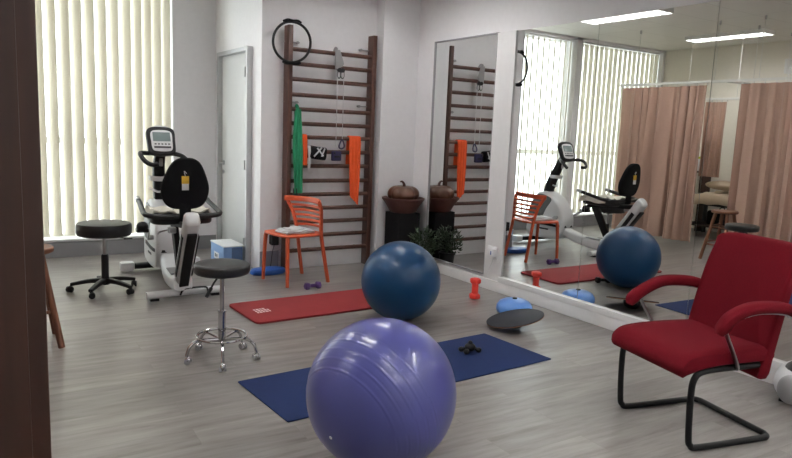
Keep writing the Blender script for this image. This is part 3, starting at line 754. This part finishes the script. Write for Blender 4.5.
def caster(t, x, y, a, ztop, m='black_plastic', r=.025, m2=None):
    bm = new(); u = Vector((math.cos(a), math.sin(a), 0)); s_ = Vector((-u.y, u.x, 0)); c_ = Vector((x, y, r))+u*.012
    for k in (-1, 1): cyl(bm, c_+s_*k*.006, c_+s_*k*.021, r, 18)
    cyl(bm, c_-s_*.02, c_+s_*.02, .007, 10)
    wh = bm_obj('caster', bm, m, t)
    bm = new(); cyl(bm, (x, y, r*1.2), (x, y, ztop), .006, 10); ell(bm, c_+Vector((0, 0, r*.35)), (.022, .022, .022), u=12, v=8); bm_obj('caster_fork', bm, m2 or m, wh)
star(t, 5, .27, math.radians(164), .095, 'black_plastic')

# chrome stool
t = thing('chrome_stool', 'round black stool with chrome legs and foot ring beside the red mat', 'stool', (1.30, 3.93, 0), 0)
bm = new(); cushion(bm, .168, .545, .610); bm_obj('seat', bm, 'black_vinyl', t, 50)
bm = new(); lathe(bm, [(0, .515), (.03, .515), (.05, .548), (0, .548)], 24); tube(bm, cat([(-.03, -.02, .53), (-.07, -.05, .495), (-.10, -.075, .46)], 5), .006, 8); bm_obj('mechanism', bm, 'black_plastic', t)
bm = new(); tube(bm, [(-.088, -.066, .475), (-.125, -.092, .43)], .011, 10); bm_obj('lever_grip', bm, 'black_plastic', t)
bm = new(); lathe(bm, [(.013, .28), (.013, .52)], 16); lathe(bm, [(.023, .12), (.023, .30), (.027, .302), (.027, .31), (.013, .312)], 20); bm_obj('post', bm, 'chrome', t)
bm = new(); tube(bm, [(.150*math.cos(a), .150*math.sin(a), .150) for a in [2*PI*i/48 for i in range(48)]], .0085, 10, True); bm_obj('foot_ring', bm, 'chrome', t)
for k in range(5):
    a = math.radians(-107+72*k); u = Vector((math.cos(a), math.sin(a), 0)); Z = Vector((0, 0, 1))
    bm = new(); tube(bm, cat([u*.015+Z*.125, u*.08+Z*.132, u*.155+Z*.135, u*.20+Z*.105, u*.218+Z*.06, u*.222+Z*.05], 5), .0105, 10); bm_obj('leg', bm, 'chrome', t)
    caster(t, u.x*.222, u.y*.222, a+2.2*k, .055, 'bike_grey', .019, 'chrome')

# wooden stool, mostly behind the casing
t = thing('wooden_stool', 'brown wooden stool half hidden behind the dark entrance casing', 'stool', (.302, 4.73, 0), 0)
bm = new(); lathe(bm, [(0, .60), (.145, .60), (.155, .606), (.157, .625), (.150, .634), (.12, .630), (0, .627)], 40); bm_obj('seat', bm, 'brownwood', t)
for a in (-45, 45, 135, 225):
    a = math.radians(a); u = Vector((math.cos(a), math.sin(a), 0))
    bm = new(); tube(bm, [u*.105+Vector((0, 0, .60)), u*.170+Vector((0, 0, .3)), u*.235], .021, 12); bm_obj('leg', bm, 'brownwood', t)
for k, z in enumerate((.20, .23, .20, .23)):
    r_ = .105+(.235-.105)*(1-z/.6); a = math.radians(-45+90*k); b = math.radians(45+90*k)
    bm = new(); cyl(bm, (r_*math.cos(a), r_*math.sin(a), z), (r_*math.cos(b), r_*math.sin(b), z), .011); bm_obj('stretcher', bm, 'brownwood', t)
for k, z in enumerate((.42, .44, .42, .44)):
    r_ = .105+(.235-.105)*(1-z/.6); a = math.radians(-45+90*k); b = math.radians(45+90*k)
    bm = new(); cyl(bm, (r_*math.cos(a), r_*math.sin(a), z), (r_*math.cos(b), r_*math.sin(b), z), .010); bm_obj('stretcher', bm, 'brownwood', t)

# ---------------------------------------------------------------- red armchair (local +x = front)
t = thing('armchair', 'red upholstered cantilever armchair with black tube frame by the mirrors', 'armchair', (3.15, 1.90, 0), 166.5)
f = new()
ptsA = [(-.16, -.235, .395), (.10, -.24, .395), (.235, -.25, .392), (.278, -.25, .36), (.287, -.25, .28), (.275, -.25, .08), (.258, -.25, .030), (.20, -.25, .014), (-.16, -.25, .014), (-.225, -.245, .014), (-.25, -.215, .014)]
A1 = cat(ptsA, 5); B1 = cat([(x, -y, z) for x, y, z in ptsA[::-1]], 5)
tube(f, A1+B1, .0155, 12)
bm_obj('tube_frame', f, 'black_plastic', t)
bm = new()
# seat cushion: side outline lofted across the width
side = smooth_poly([(.372, .405), (.352, .452), (.29, .482), (.10, .492), (-.10, .488), (-.19, .48), (-.20, .425), (-.10, .415), (.15, .412), (.30, .385), (.345, .372)], 4)
def loft_y(bm, side, ys, fn):
    rings = []
    for y in ys:
        rings.append([bm.verts.new(fn(x, y, z)) for x, z in side])
    n = len(side)
    for a, b in zip(rings, rings[1:]):
        for j in range(n): bm.faces.new((a[j], a[(j+1) % n], b[(j+1) % n], b[j]))
    bm.faces.new(rings[0]); bm.faces.new(rings[-1][::-1])
ys = [-.262, -.258, -.245, -.2, -.1, 0, .1, .2, .245, .258, .262]
cxs, czs = .08, .445
def seatfn(x, y, z):
    k = 1-.05*max(0, (abs(y)-.245)/.017); kz = 1-.30*max(0, (abs(y)-.245)/.017)
    dz = -.006*max(0, 1-(y/.2)**2)*(z > .46)
    return Vector((cxs+(x-cxs)*k, y, czs+(z-czs)*kz+dz))
loft_y(bm, side, ys, seatfn); bm_obj('seat', bm, 'red_fabric', t, 50)
bm = new()
bo = smooth_poly([(-.262, -.06+.40), (-.265, .0+.44), (-.262, .70), (-.252, .90), (-.225, .975), (.0, .985), (.225, .975), (.252, .90), (.262, .70), (.265, .44), (.262, .34), (.2, .325), (-.2, .325)], 5)
prism(bm, bo, 'x', (-.03, .035), bev=.018)
for v in bm.verts:
    y, z = v.co.y, v.co.z
    lean = -.180-.25*(z-.40)+(-.05*max(0, z-.8)) ; curve = .018*(y/.25)**2
    v.co.x += lean+curve+.012*math.sin((z-.35)*4.5)
bm_obj('backrest', bm, 'red_fabric', t, 50)
for s_ in (-1, 1):
    bm = new(); pad = cat([(.245 if s_ < 0 else .195, s_*.283, .582), (.215 if s_ < 0 else .175, s_*.288, .622), (.13, s_*.292, .668), (.03, s_*.295, .700), (-.10, s_*.293, .700), (-.20, s_*.285, .685), (-.27, s_*.275, .655)], 5)
    n_p = len(pad); sc = [min(1, .55+.45*math.sin(min(1, i/4)*PI/2)) * (1 if i < n_p-4 else 1-.08*(i-n_p+4)) for i in range(n_p)]
    sweep(bm, pad, rrect(.068, .056, .024, 4), up=(0, 0, 1), scale=sc); p = bm_obj('arm_pad', bm, 'red_fabric', t, 50)
    bm = new(); sweep(bm, cat([(.185, s_*.288, .635), (.14, s_*.286, .56), (.05, s_*.272, .42), (.035, s_*.255, .398)], 5), rrect(.026, .008, .003), up=(1, 0, 0)); bm_obj('arm_bracket', bm, 'steel', t)
    bm = new(); pb = [(x, y, z-.026) for x, y, z in [(.19, s_*.288, .652), (.03, s_*.295, .698), (-.10, s_*.293, .698), (-.22, s_*.284, .678), (-.27, s_*.26, .655)]]; sweep(bm, cat(pb, 4), rrect(.03, .008, .003), up=(0, 0, 1)); bm_obj('arm_bracket', bm, 'steel', t)

# ---------------------------------------------------------------- device at the right edge
t = thing('foot_massager', 'white and grey rounded machine with dark oval end at the right edge', 'machine', (3.99, 1.82, 0), 20)
bm = new(); n = 14; pts = []; sc = []
for i in range(n+1):
    f_ = i/n; pts.append((-.16+.40*f_, 0, .105)); k = (1-(abs(2*f_-1))**3.2)**.5 if 0 < f_ < 1 else .35
    sc.append(max(.42, k)*(1.0))
sweep(bm, pts, circ(.105, 28, .10), up=(0, 0, 1), scale=sc); bm.transform(Matrix.Translation((0, 0, 0))); bm_obj('casing', bm, 'bike_white', t, 50)
bm = new(); ell(bm, (-.155, 0, .105), (.035, .07, .085)); bm_obj('end_cap', bm, 'bike_grey', t)
bm = new(); ell(bm, (.02, -.0, .175), (.12, .06, .045)); bm_obj('control_panel', bm, 'black_plastic', t)
bm = new(); box(bm, (.02, 0, .008), (.22, .12, .014), .004); bm_obj('foot', bm, 'black_plastic', t)

# ---------------------------------------------------------------- recumbent bike (world-aligned, faces +y)
BX, BY = 1.492, 5.9
SH = -.08
t = thing('recumbent_bike', 'white and black recumbent exercise bike facing the window blinds', 'exercise bike', (BX, BY+SH, 0), -3)
def Y(y): return y-BY
# floor bars
bm = new(); sweep(bm, cat([(-.28, Y(5.57), .045), (-.07, Y(5.58), .05), (.13, Y(5.60), .05), (.36, Y(5.61), .045)], 4), rrect(.075, .055, .022, 3), up=(0, 0, 1)); rf = bm_obj('rear_foot_bar', bm, 'bike_white', t)
for s_ in (-1, 1):
    b2 = new(); box(b2, (.03+s_*.25, Y(5.59+s_*.015), .012), (.07, .07, .022), .004); bm_obj('rubber_foot', b2, 'black_plastic', rf)
b2 = new(); sweep(b2, cat([(-.02, Y(5.53), .04), (.0, Y(5.52), .082), (.06, Y(5.52), .095), (.16, Y(5.53), .095), (.20, Y(5.54), .082), (.21, Y(5.55), .04)], 4), circ(.008, 8)); bm_obj('carry_handle', b2, 'black_plastic', rf)
bm = new(); sweep(bm, [(-.26, Y(6.78), .05), (.38, Y(6.84), .05)], rrect(.08, .055, .022, 3), up=(0, 0, 1)); ff = bm_obj('front_foot_bar', bm, 'black_plastic', t)
for s_ in (-1, 1):
    b2 = new(); box(b2, (.06+s_*.32, Y(6.80)+s_*.03, .055), (.13, .105, .085), .02); bm_obj('end_cap', b2, 'bike_white', ff)
# main low beam: descends from the housing to the rear foot
bm = new(); beam = cat([(.045, Y(6.50), .30), (.03, Y(6.25), .20), (0, Y(5.95), .125), (0, Y(5.7), .115), (0, Y(5.52), .14)], 6)
sweep(bm, beam, rrect(.15, .12, .035, 3), up=(0, 0, 1)); bm_obj('main_beam', bm, 'bike_white', t)
bm = new(); sweep(bm, [(0, Y(5.93), .188), (0, Y(5.72), .178)], rrect(.11, .012, .005), up=(0, 0, 1)); bm_obj('beam_tread', bm, 'bike_grey', t)
# rear slanted post
bm = new(); post = cat([(.005, Y(5.62), .10), (.0, Y(5.50), .26), (-.002, Y(5.33), .50), (-.004, Y(5.20), .69), (-.004, Y(5.155), .735)], 5)
k = len(post); sweep(bm, post, rrect(.125, .12, .035, 3), up=(1, 0, 0), scale=[(1, 1)]*(k-3)+[(.95, .95), (.85, .9), (.55, .7)]); rp = bm_obj('rear_post', bm, 'bike_white', t)
b2 = new(); sweep(b2, [(.005, Y(5.515), .12), (.0, Y(5.43), .24), (-.002, Y(5.27), .465), (-.003, Y(5.17), .60)], rrect(.075, .02, .004), up=(0, -1, .7)); 
bm_obj('post_inset', b2, 'black_plastic', rp)
b2 = new(); 
for s_ in (-1, 1): sweep(b2, [(s_*.063, Y(5.50), .22), (s_*.063, Y(5.25), .58)], rrect(.05, .008, .003), up=(s_, 0, 0))
bm_obj('side_inset', b2, 'black_plastic', rp)
# seat strut and slide rail
bm = new(); sweep(bm, [(0, Y(5.62), .20), (0, Y(5.74), .40), (0, Y(5.86), .60)], rrect(.05, .09, .01), up=(0, 1, 0)); bm_obj('seat_strut', bm, 'black_plastic', t)
bm = new(); sweep(bm, [(0, Y(5.20), .66), (0, Y(5.95), .60)], rrect(.09, .05, .01), up=(0, 0, 1)); bm_obj('slide_rail', bm, 'black_plastic', t)
# seat
bm = new(); so = smooth_poly([(-.22, Y(5.50)), (-.235, Y(5.70)), (-.20, Y(5.90)), (0, Y(5.96)), (.20, Y(5.90)), (.235, Y(5.70)), (.22, Y(5.50)), (0, Y(5.46))], 5); prism(bm, so, 'z', (.635, .71), bev=.025); bm_obj('seat', bm, 'black_vinyl', t, 50)
def tw(u, v):
    x = (u-.5)*.56; y = Y(5.53)+v*.40; e = max(0, abs(x)-.235); z = .728+.016*math.sin(9*u+4*v)*math.sin(5*v+1)+.012*math.sin(23*u)-.9*e
    return Vector((x*(1-.10*(e > 0)), y, z-.02*max(0, v-.85)*6))
o = thing('seat_towel', 'beige crumpled towel spread over the exercise bike seat', 'towel', (BX, BY+SH, 0), -3); bm = new(); sheet(bm, tw, 28, 16, .012); bm_obj('towel_cloth', bm, 'towel_beige', o, 60)
# backrest
bm = new(); bo = smooth_poly([(-.185, .93), (-.165, 1.02), (-.115, 1.13), (-.06, 1.175), (0, 1.183), (.06, 1.175), (.115, 1.13), (.165, 1.02), (.185, .93), (.165, .84), (.11, .785), (0, .772), (-.11, .785), (-.165, .84)], 4)
prism(bm, bo, 'y', (-.03, .03), bev=.018)
for v in bm.verts: v.co.x -= .008; v.co.y += Y(5.40)-.16*(v.co.z-.78)+.25*v.co.x**2*4*.5
br = bm_obj('backrest', bm, 'black_fabric', t, 50)
b2 = new(); box(b2, (-.01, Y(5.385), .77), (.09, .03, .18), .01); bm_obj('back_bracket', b2, 'black_fabric', t)
b2 = new(); box(b2, (-.02, Y(5.325), 1.01), (.056, .003, .060)); tg = bm_obj('hang_tag', b2, 'tag_yellow', br)
b2 = new(); box(b2, (-.02, Y(5.325), .955), (.052, .003, .05)); bm_obj('hang_tag', b2, 'paper', br)
b2 = new(); tube(b2, cat([(-.02, Y(5.325), 1.04), (-.03, Y(5.32), 1.08), (-.01, Y(5.325), 1.06)], 4), .002, 6); bm_obj('tag_string', b2, 'nylon', br)
# armrest loop
for s_ in (-1, 1):
    b2 = new(); tube(b2, cat([(s_*.05, Y(5.40), .715), (s_*.21, Y(5.41), .715), (s_*.285, Y(5.46), .722), (s_*.298, Y(5.56), .735), (s_*.285, Y(5.80), .78), (s_*.285, Y(5.90), .80)], 6), .021, 12); ar = bm_obj('armrest', b2, 'black_vinyl', t)
    b2 = new(); tube(b2, [(s_*.285, Y(5.86), .792), (s_*.285, Y(5.93), .806)], .0225, 12); bm_obj('pulse_grip', b2, 'steel', ar)
b2 = new(); box(b2, (-.10, Y(5.45), .60), (.06, .06, .05), .01); tube(b2, cat([(-.12, Y(5.47), .60), (-.18, Y(5.50), .58), (-.20, Y(5.50), .56)], 4), .007); bm_obj('seat_lever', b2, 'steel', t)
# housing
bm = new(); ho = smooth_poly([(Y(6.90), .10), (Y(6.96), .28), (Y(6.93), .48), (Y(6.85), .64), (Y(6.74), .72), (Y(6.60), .71), (Y(6.42), .60), (Y(6.32), .44), (Y(6.31), .24), (Y(6.42), .10)], 5)
prism(bm, ho, 'x', (-.125, .125), bev=.04); HS = Matrix.Translation((.04, -.07, 0)); bm.transform(HS); bm_obj('flywheel_housing', bm, 'bike_white', t, 50)
for s_ in (-1, 1):
    b2 = new(); hi = smooth_poly([(Y(6.90), .36), (Y(6.90), .48), (Y(6.82), .62), (Y(6.73), .69), (Y(6.58), .665), (Y(6.52), .62), (Y(6.60), .50), (Y(6.70), .35)], 4); prism(b2, hi, 'x', (s_*.122, s_*.131), bev=.002); b2.transform(HS); bm_obj('side_cover', b2, 'side_grey', t)
b2 = new(); sweep(b2, cat([(-.131, Y(6.8), .30), (-.132, Y(6.50), .285), (-.11, Y(6.325), .285), (0, Y(6.31), .285), (.11, Y(6.325), .285), (.132, Y(6.50), .285), (.131, Y(6.8), .30)], 5), rrect(.008, .035, .003), up=(0, 0, 1)); b2.transform(HS); bm_obj('dark_band', b2, 'black_plastic', t)
for c_, d_ in (((-.03, Y(6.325), .215), (.07, .006, .014)), ((-.126, Y(6.62), .22), (.006, .16, .02)), ((.126, Y(6.62), .22), (.006, .16, .02))):
    b2 = new(); box(b2, c_, d_); b2.transform(HS); bm_obj('maker_mark', b2, 'print_dark', t)
for s_, dy, dz in ((-1, -.15, .09), (1, .15, -.09)):
    b2 = new(); cyl(b2, (s_*.13, Y(6.40), .40), (s_*.18, Y(6.40), .40), .022); sweep(b2, [(s_*.175, Y(6.40), .40), (s_*.19, Y(6.40)+dy, .40+dz)], rrect(.03, .016, .005), up=(1, 0, 0)); b2.transform(HS); ck = bm_obj('crank', b2, 'steel', t)
    b2 = new(); box(b2, (s_*.25, Y(6.40)+dy, .40+dz+.005), (.10, .11, .035), .01); ell(b2, (s_*.25, Y(6.40)+dy-.015, .40+dz+.035), (.052, .05, .05), u=16, v=10); b2.transform(HS); bm_obj('pedal', b2, 'black_plastic', ck)
# mast
bm = new(); mast = cat([(.04, Y(6.64), .64), (.02, Y(6.60), .84), (0, Y(6.53), 1.02), (0, Y(6.45), 1.17), (0, Y(6.41), 1.24)], 5)
sweep(bm, mast, rrect(.10, .09, .02), up=(0, 1, 0), scale=[1.25-.45*i/20 for i in range(21)]); bm_obj('mast', bm, 'black_plastic', t)
bm = new(); sweep(bm, cat([(-.075, Y(6.58), .93), (-.07, Y(6.50), .93), (0, Y(6.47), .925), (.07, Y(6.50), .93), (.075, Y(6.58), .93)], 5), rrect(.014, .045, .005), up=(0, 0, 1)); 
sweep(bm, cat([(-.07, Y(6.60), .83), (0, Y(6.52), .80), (.07, Y(6.60), .83)], 5), rrect(.014, .02, .005), up=(0, 0, 1)); bm_obj('bottle_holder', bm, 'bike_white', t)
bm = new(); box(bm, (.005, Y(6.44), 1.09), (.032, .02, .09), .006); bm_obj('mast_badge', bm, 'bike_grey', t)
# console
Tc = T((0, Y(6.39), 1.275), (math.radians(-22), 0, math.radians(4)))
co = smooth_poly([(-.108, -.105), (-.118, 0), (-.118, .09), (-.08, .125), (0, .132), (.08, .125), (.118, .09), (.118, 0), (.108, -.105), (.05, -.128), (-.05, -.128)], 4)
bm = new(); prism(bm, [(p*1.05, q_*1.05) for p, q_ in co], 'y', (-.02, .035), mtx=Tc, bev=.012); cs = bm_obj('console', bm, 'black_plastic', t, 50)
b2 = new(); prism(b2, [(p*.80, q_*.78-.002) for p, q_ in co], 'y', (-.026, -.018), mtx=Tc, bev=.003); bm_obj('console_face', b2, 'bike_white', cs)
b2 = new(); box(b2, (0, -.028, .035), (.155, .006, .085), .002, Tc); bm_obj('console_screen', b2, 'screen', cs)
b2 = new(); 
for i in range(5): box(b2, (-.06+.03*i, -.028, -.035), (.017, .004, .012), .001, Tc)
box(b2, (0, -.028, -.065), (.15, .004, .018), .001, Tc)
bm_obj('console_buttons', b2, 'print_dark', cs)
b2 = new(); prism(b2, smooth_poly([(-.09, .105), (-.06, .142), (0, .15), (.06, .142), (.09, .105)], 4), 'y', (-.015, .03), mtx=Tc, bev=.004); bm_obj('console_rim', b2, 'bike_white', cs)
# handlebars
for s_ in (-1, 1):
    b2 = new(); tube(b2, cat([(s_*.03, Y(6.36+.07), 1.17), (s_*.10, Y(6.33+.07), 1.165), (s_*.185, Y(6.26+.07), 1.17), (s_*.20, Y(6.18+.07), 1.15), (s_*.17, Y(6.12+.07), 1.10), (s_*.12, Y(6.10+.07), 1.075), (s_*.07, Y(6.12+.07), 1.08)] if s_ < 0 else [(s_*.03, Y(6.36+.07), 1.17), (s_*.10, Y(6.33+.07), 1.165), (s_*.165, Y(6.26+.07), 1.15), (s_*.20, Y(6.18+.07), 1.11), (s_*.21, Y(6.12+.07), 1.07)], 6), .0205, 12); bm_obj('handlebar', b2, 'black_plastic', t)

# ---------------------------------------------------------------- treatment cubicle contents
t = thing('treatment_couch', 'low dark treatment couch inside the curtained cubicle, seen in the mirror', 'treatment couch', (-1.68, 5.75, 0))
bm = new(); box(bm, (0, 0, .60), (.70, 1.5, .10), .03); bm_obj('padded_top', bm, 'leather_brown', t)
bm = new(); box(bm, (0, 0, .53), (.62, 1.4, .05)); box(bm, (0, 0, .18), (.6, 1.35, .03)); bm_obj('frame', bm, 'black_plastic', t)
for sx in (-1, 1):
    for sy_ in (-1, 1):
        bm = new(); box(bm, (sx*.29, sy_*.66, .26), (.05, .05, .52), .005); bm_obj('leg', bm, 'black_plastic', t)
def blanket(u, v):
    x = (u-.5)*.86; y = (v-.5)*1.0; e = max(0, abs(x)-.36)
    z = max(.662, .685+.05*noise.noise(Vector((x*5, y*5, 1)))+.02*math.sin(9*y+3*x))-(e*2.2)
    return Vector((min(.395, max(-.395, x)), y, z))
o = thing('blanket', 'beige crumpled blanket on the treatment couch', 'blanket', (-1.68, 5.75, 0)); bm = new(); sheet(bm, blanket, 30, 30, .012); bm_obj('blanket_cloth', bm, 'sheet', o, 70)
o = thing('pillow', 'beige pillow lying on the couch blanket beside the curtain', 'pillow', (-1.68, 5.95, .745), 15)
bm = new(); ell(bm, (0, 0, .075), (.24, .32, .075), u=28, v=16); bm_obj('pillow_body', bm, 'sheet', o, 60)
for i, (y, z, s_, lb, m_) in enumerate(((5.55, .197, .20, 'dark storage bag on the shelf under the couch', 'purple_cloth'), (5.95, .197, .23, 'black bag on the shelf under the couch beside the other bag', 'black_fabric'))):
    o = thing('storage_bag', lb, 'bag', (-1.68, y, z)); bm = new(); box(bm, (0, 0, s_/2), (.34, .3, s_), .04, seg=3); bm_obj('bag_body', bm, m_, o)
    bm = new(); tube(bm, cat([(-.07, 0, s_-.01), (-.05, 0, s_+.04), (.05, 0, s_+.04), (.07, 0, s_-.01)], 4), .008, 8); bm_obj('bag_handle', bm, m_, o)
def bottle(loc, m_, cap, label, h=.20):
    o = thing('bottle', label, 'bottle', loc); bm = new(); lathe(bm, [(0, 0), (.03, 0), (.034, .01), (.034, h*.6), (.028, h*.72), (.013, h*.8), (.013, h*.86)], 20); bm_obj('bottle_body', bm, m_, o)
    bm = new(); lathe(bm, [(0, h*.84), (.02, h*.84), (.02, h), (0, h)], 16); bm_obj('cap', bm, cap, o)
t = thing('side_shelf', 'dark narrow shelf unit behind the couch holding two bottles', 'shelf', (-2.08, 6.80, 0))
bm = new(); box(bm, (0, 0, .99), (.30, .50, .025), .003); box(bm, (0, 0, .5), (.30, .5, .02)); bm_obj('shelf_board', bm, 'darkwood', t)
for s_ in (-1, 1):
    bm = new(); box(bm, (0, s_*.26, .50), (.30, .02, 1.0), .003); bm_obj('side_panel', bm, 'darkwood', t)
bottle((-2.03, 6.66, 1.0025), 'nylon', 'green_plastic', 'white bottle with lime green cap on the cubicle shelf', .24)
bottle((-2.05, 6.82, 1.0025), 'bottle_blue', 'bottle_blue', 'grey-blue bottle on the cubicle shelf behind the green-capped one', .28)
# wall fan on the beige wall
t = thing('wall_fan', 'white fan mounted high on the beige wall, at the mirror edge', 'fan', (XL, 5.50, 2.62), -62)
bm = new(); box(bm, (.03, 0, .05), (.06, .14, .22), .015); tube(bm, cat([(.05, 0, .02), (.13, 0, .0), (.18, 0, -.02)], 4), .03, 14); bm_obj('bracket', bm, 'bike_white', t)
bm = new(); Mx = Matrix.Translation((.20, 0, -.02)) @ Matrix.Rotation(PI/2+.25, 4, 'Y'); lathe(bm, [(0, -.08), (.06, -.07), (.085, -.02), (.085, .05), (.06, .08), (0, .085)], 28, Mx); bm_obj('motor_housing', bm, 'bike_white', t)
bm = new()
for zz, rr in ((.10, .19), (.14, .205), (.18, .19)): tube(bm, [Mx @ Vector((rr*math.cos(a), rr*math.sin(a), zz)) for a in [2*PI*i/36 for i in range(36)]], .004, 6, True)
for k in range(24):
    a = 2*PI*k/24; tube(bm, [Mx @ Vector((r_*math.cos(a), r_*math.sin(a), z_)) for r_, z_ in ((.05, .09), (.19, .10), (.205, .14), (.19, .18), (.04, .20))], .002, 5)
bm_obj('guard', bm, 'bike_white', t)
bm = new()
for k in range(3):
    a = 2*PI*k/3
    pts = [Mx @ Vector((r_*math.cos(a+r_), r_*math.sin(a+r_), .14)) for r_ in (.03, .09, .17)]
    sweep(bm, pts, rrect(.08, .006, .002), up=tuple((Mx.to_3x3() @ Vector((.3*math.sin(a), -.3*math.cos(a), 1)))))
bm_obj('blades', bm, 'bike_grey', t)
# ---------------------------------------------------------------- groups of repeats
GROUPS = {'wall_mirror': 'mirrors along the right wall', 'ceiling_light': 'louvred ceiling lights', 'vertical_blind': 'vertical blinds at the windows',
          'curtain': 'pink cubicle curtains', 'curtain_rail': 'rails of the cubicle curtains', 'exercise_ball': 'exercise balls on the floor',
          'exercise_mat': 'exercise mats on the floor', 'balance_cushion': 'blue balance cushions', 'dumbbell': 'dumbbells on the floor',
          'cloth_strip': 'orange cloths on the wall bars', 'storage_bag': 'bags under the couch', 'bottle': 'bottles on the cubicle shelf'}
for ob in C.objects:
    g_ = GROUPS.get(ob.name.split('.')[0])
    if g_ and ob.parent is None and 'label' in ob: ob['group'] = g_
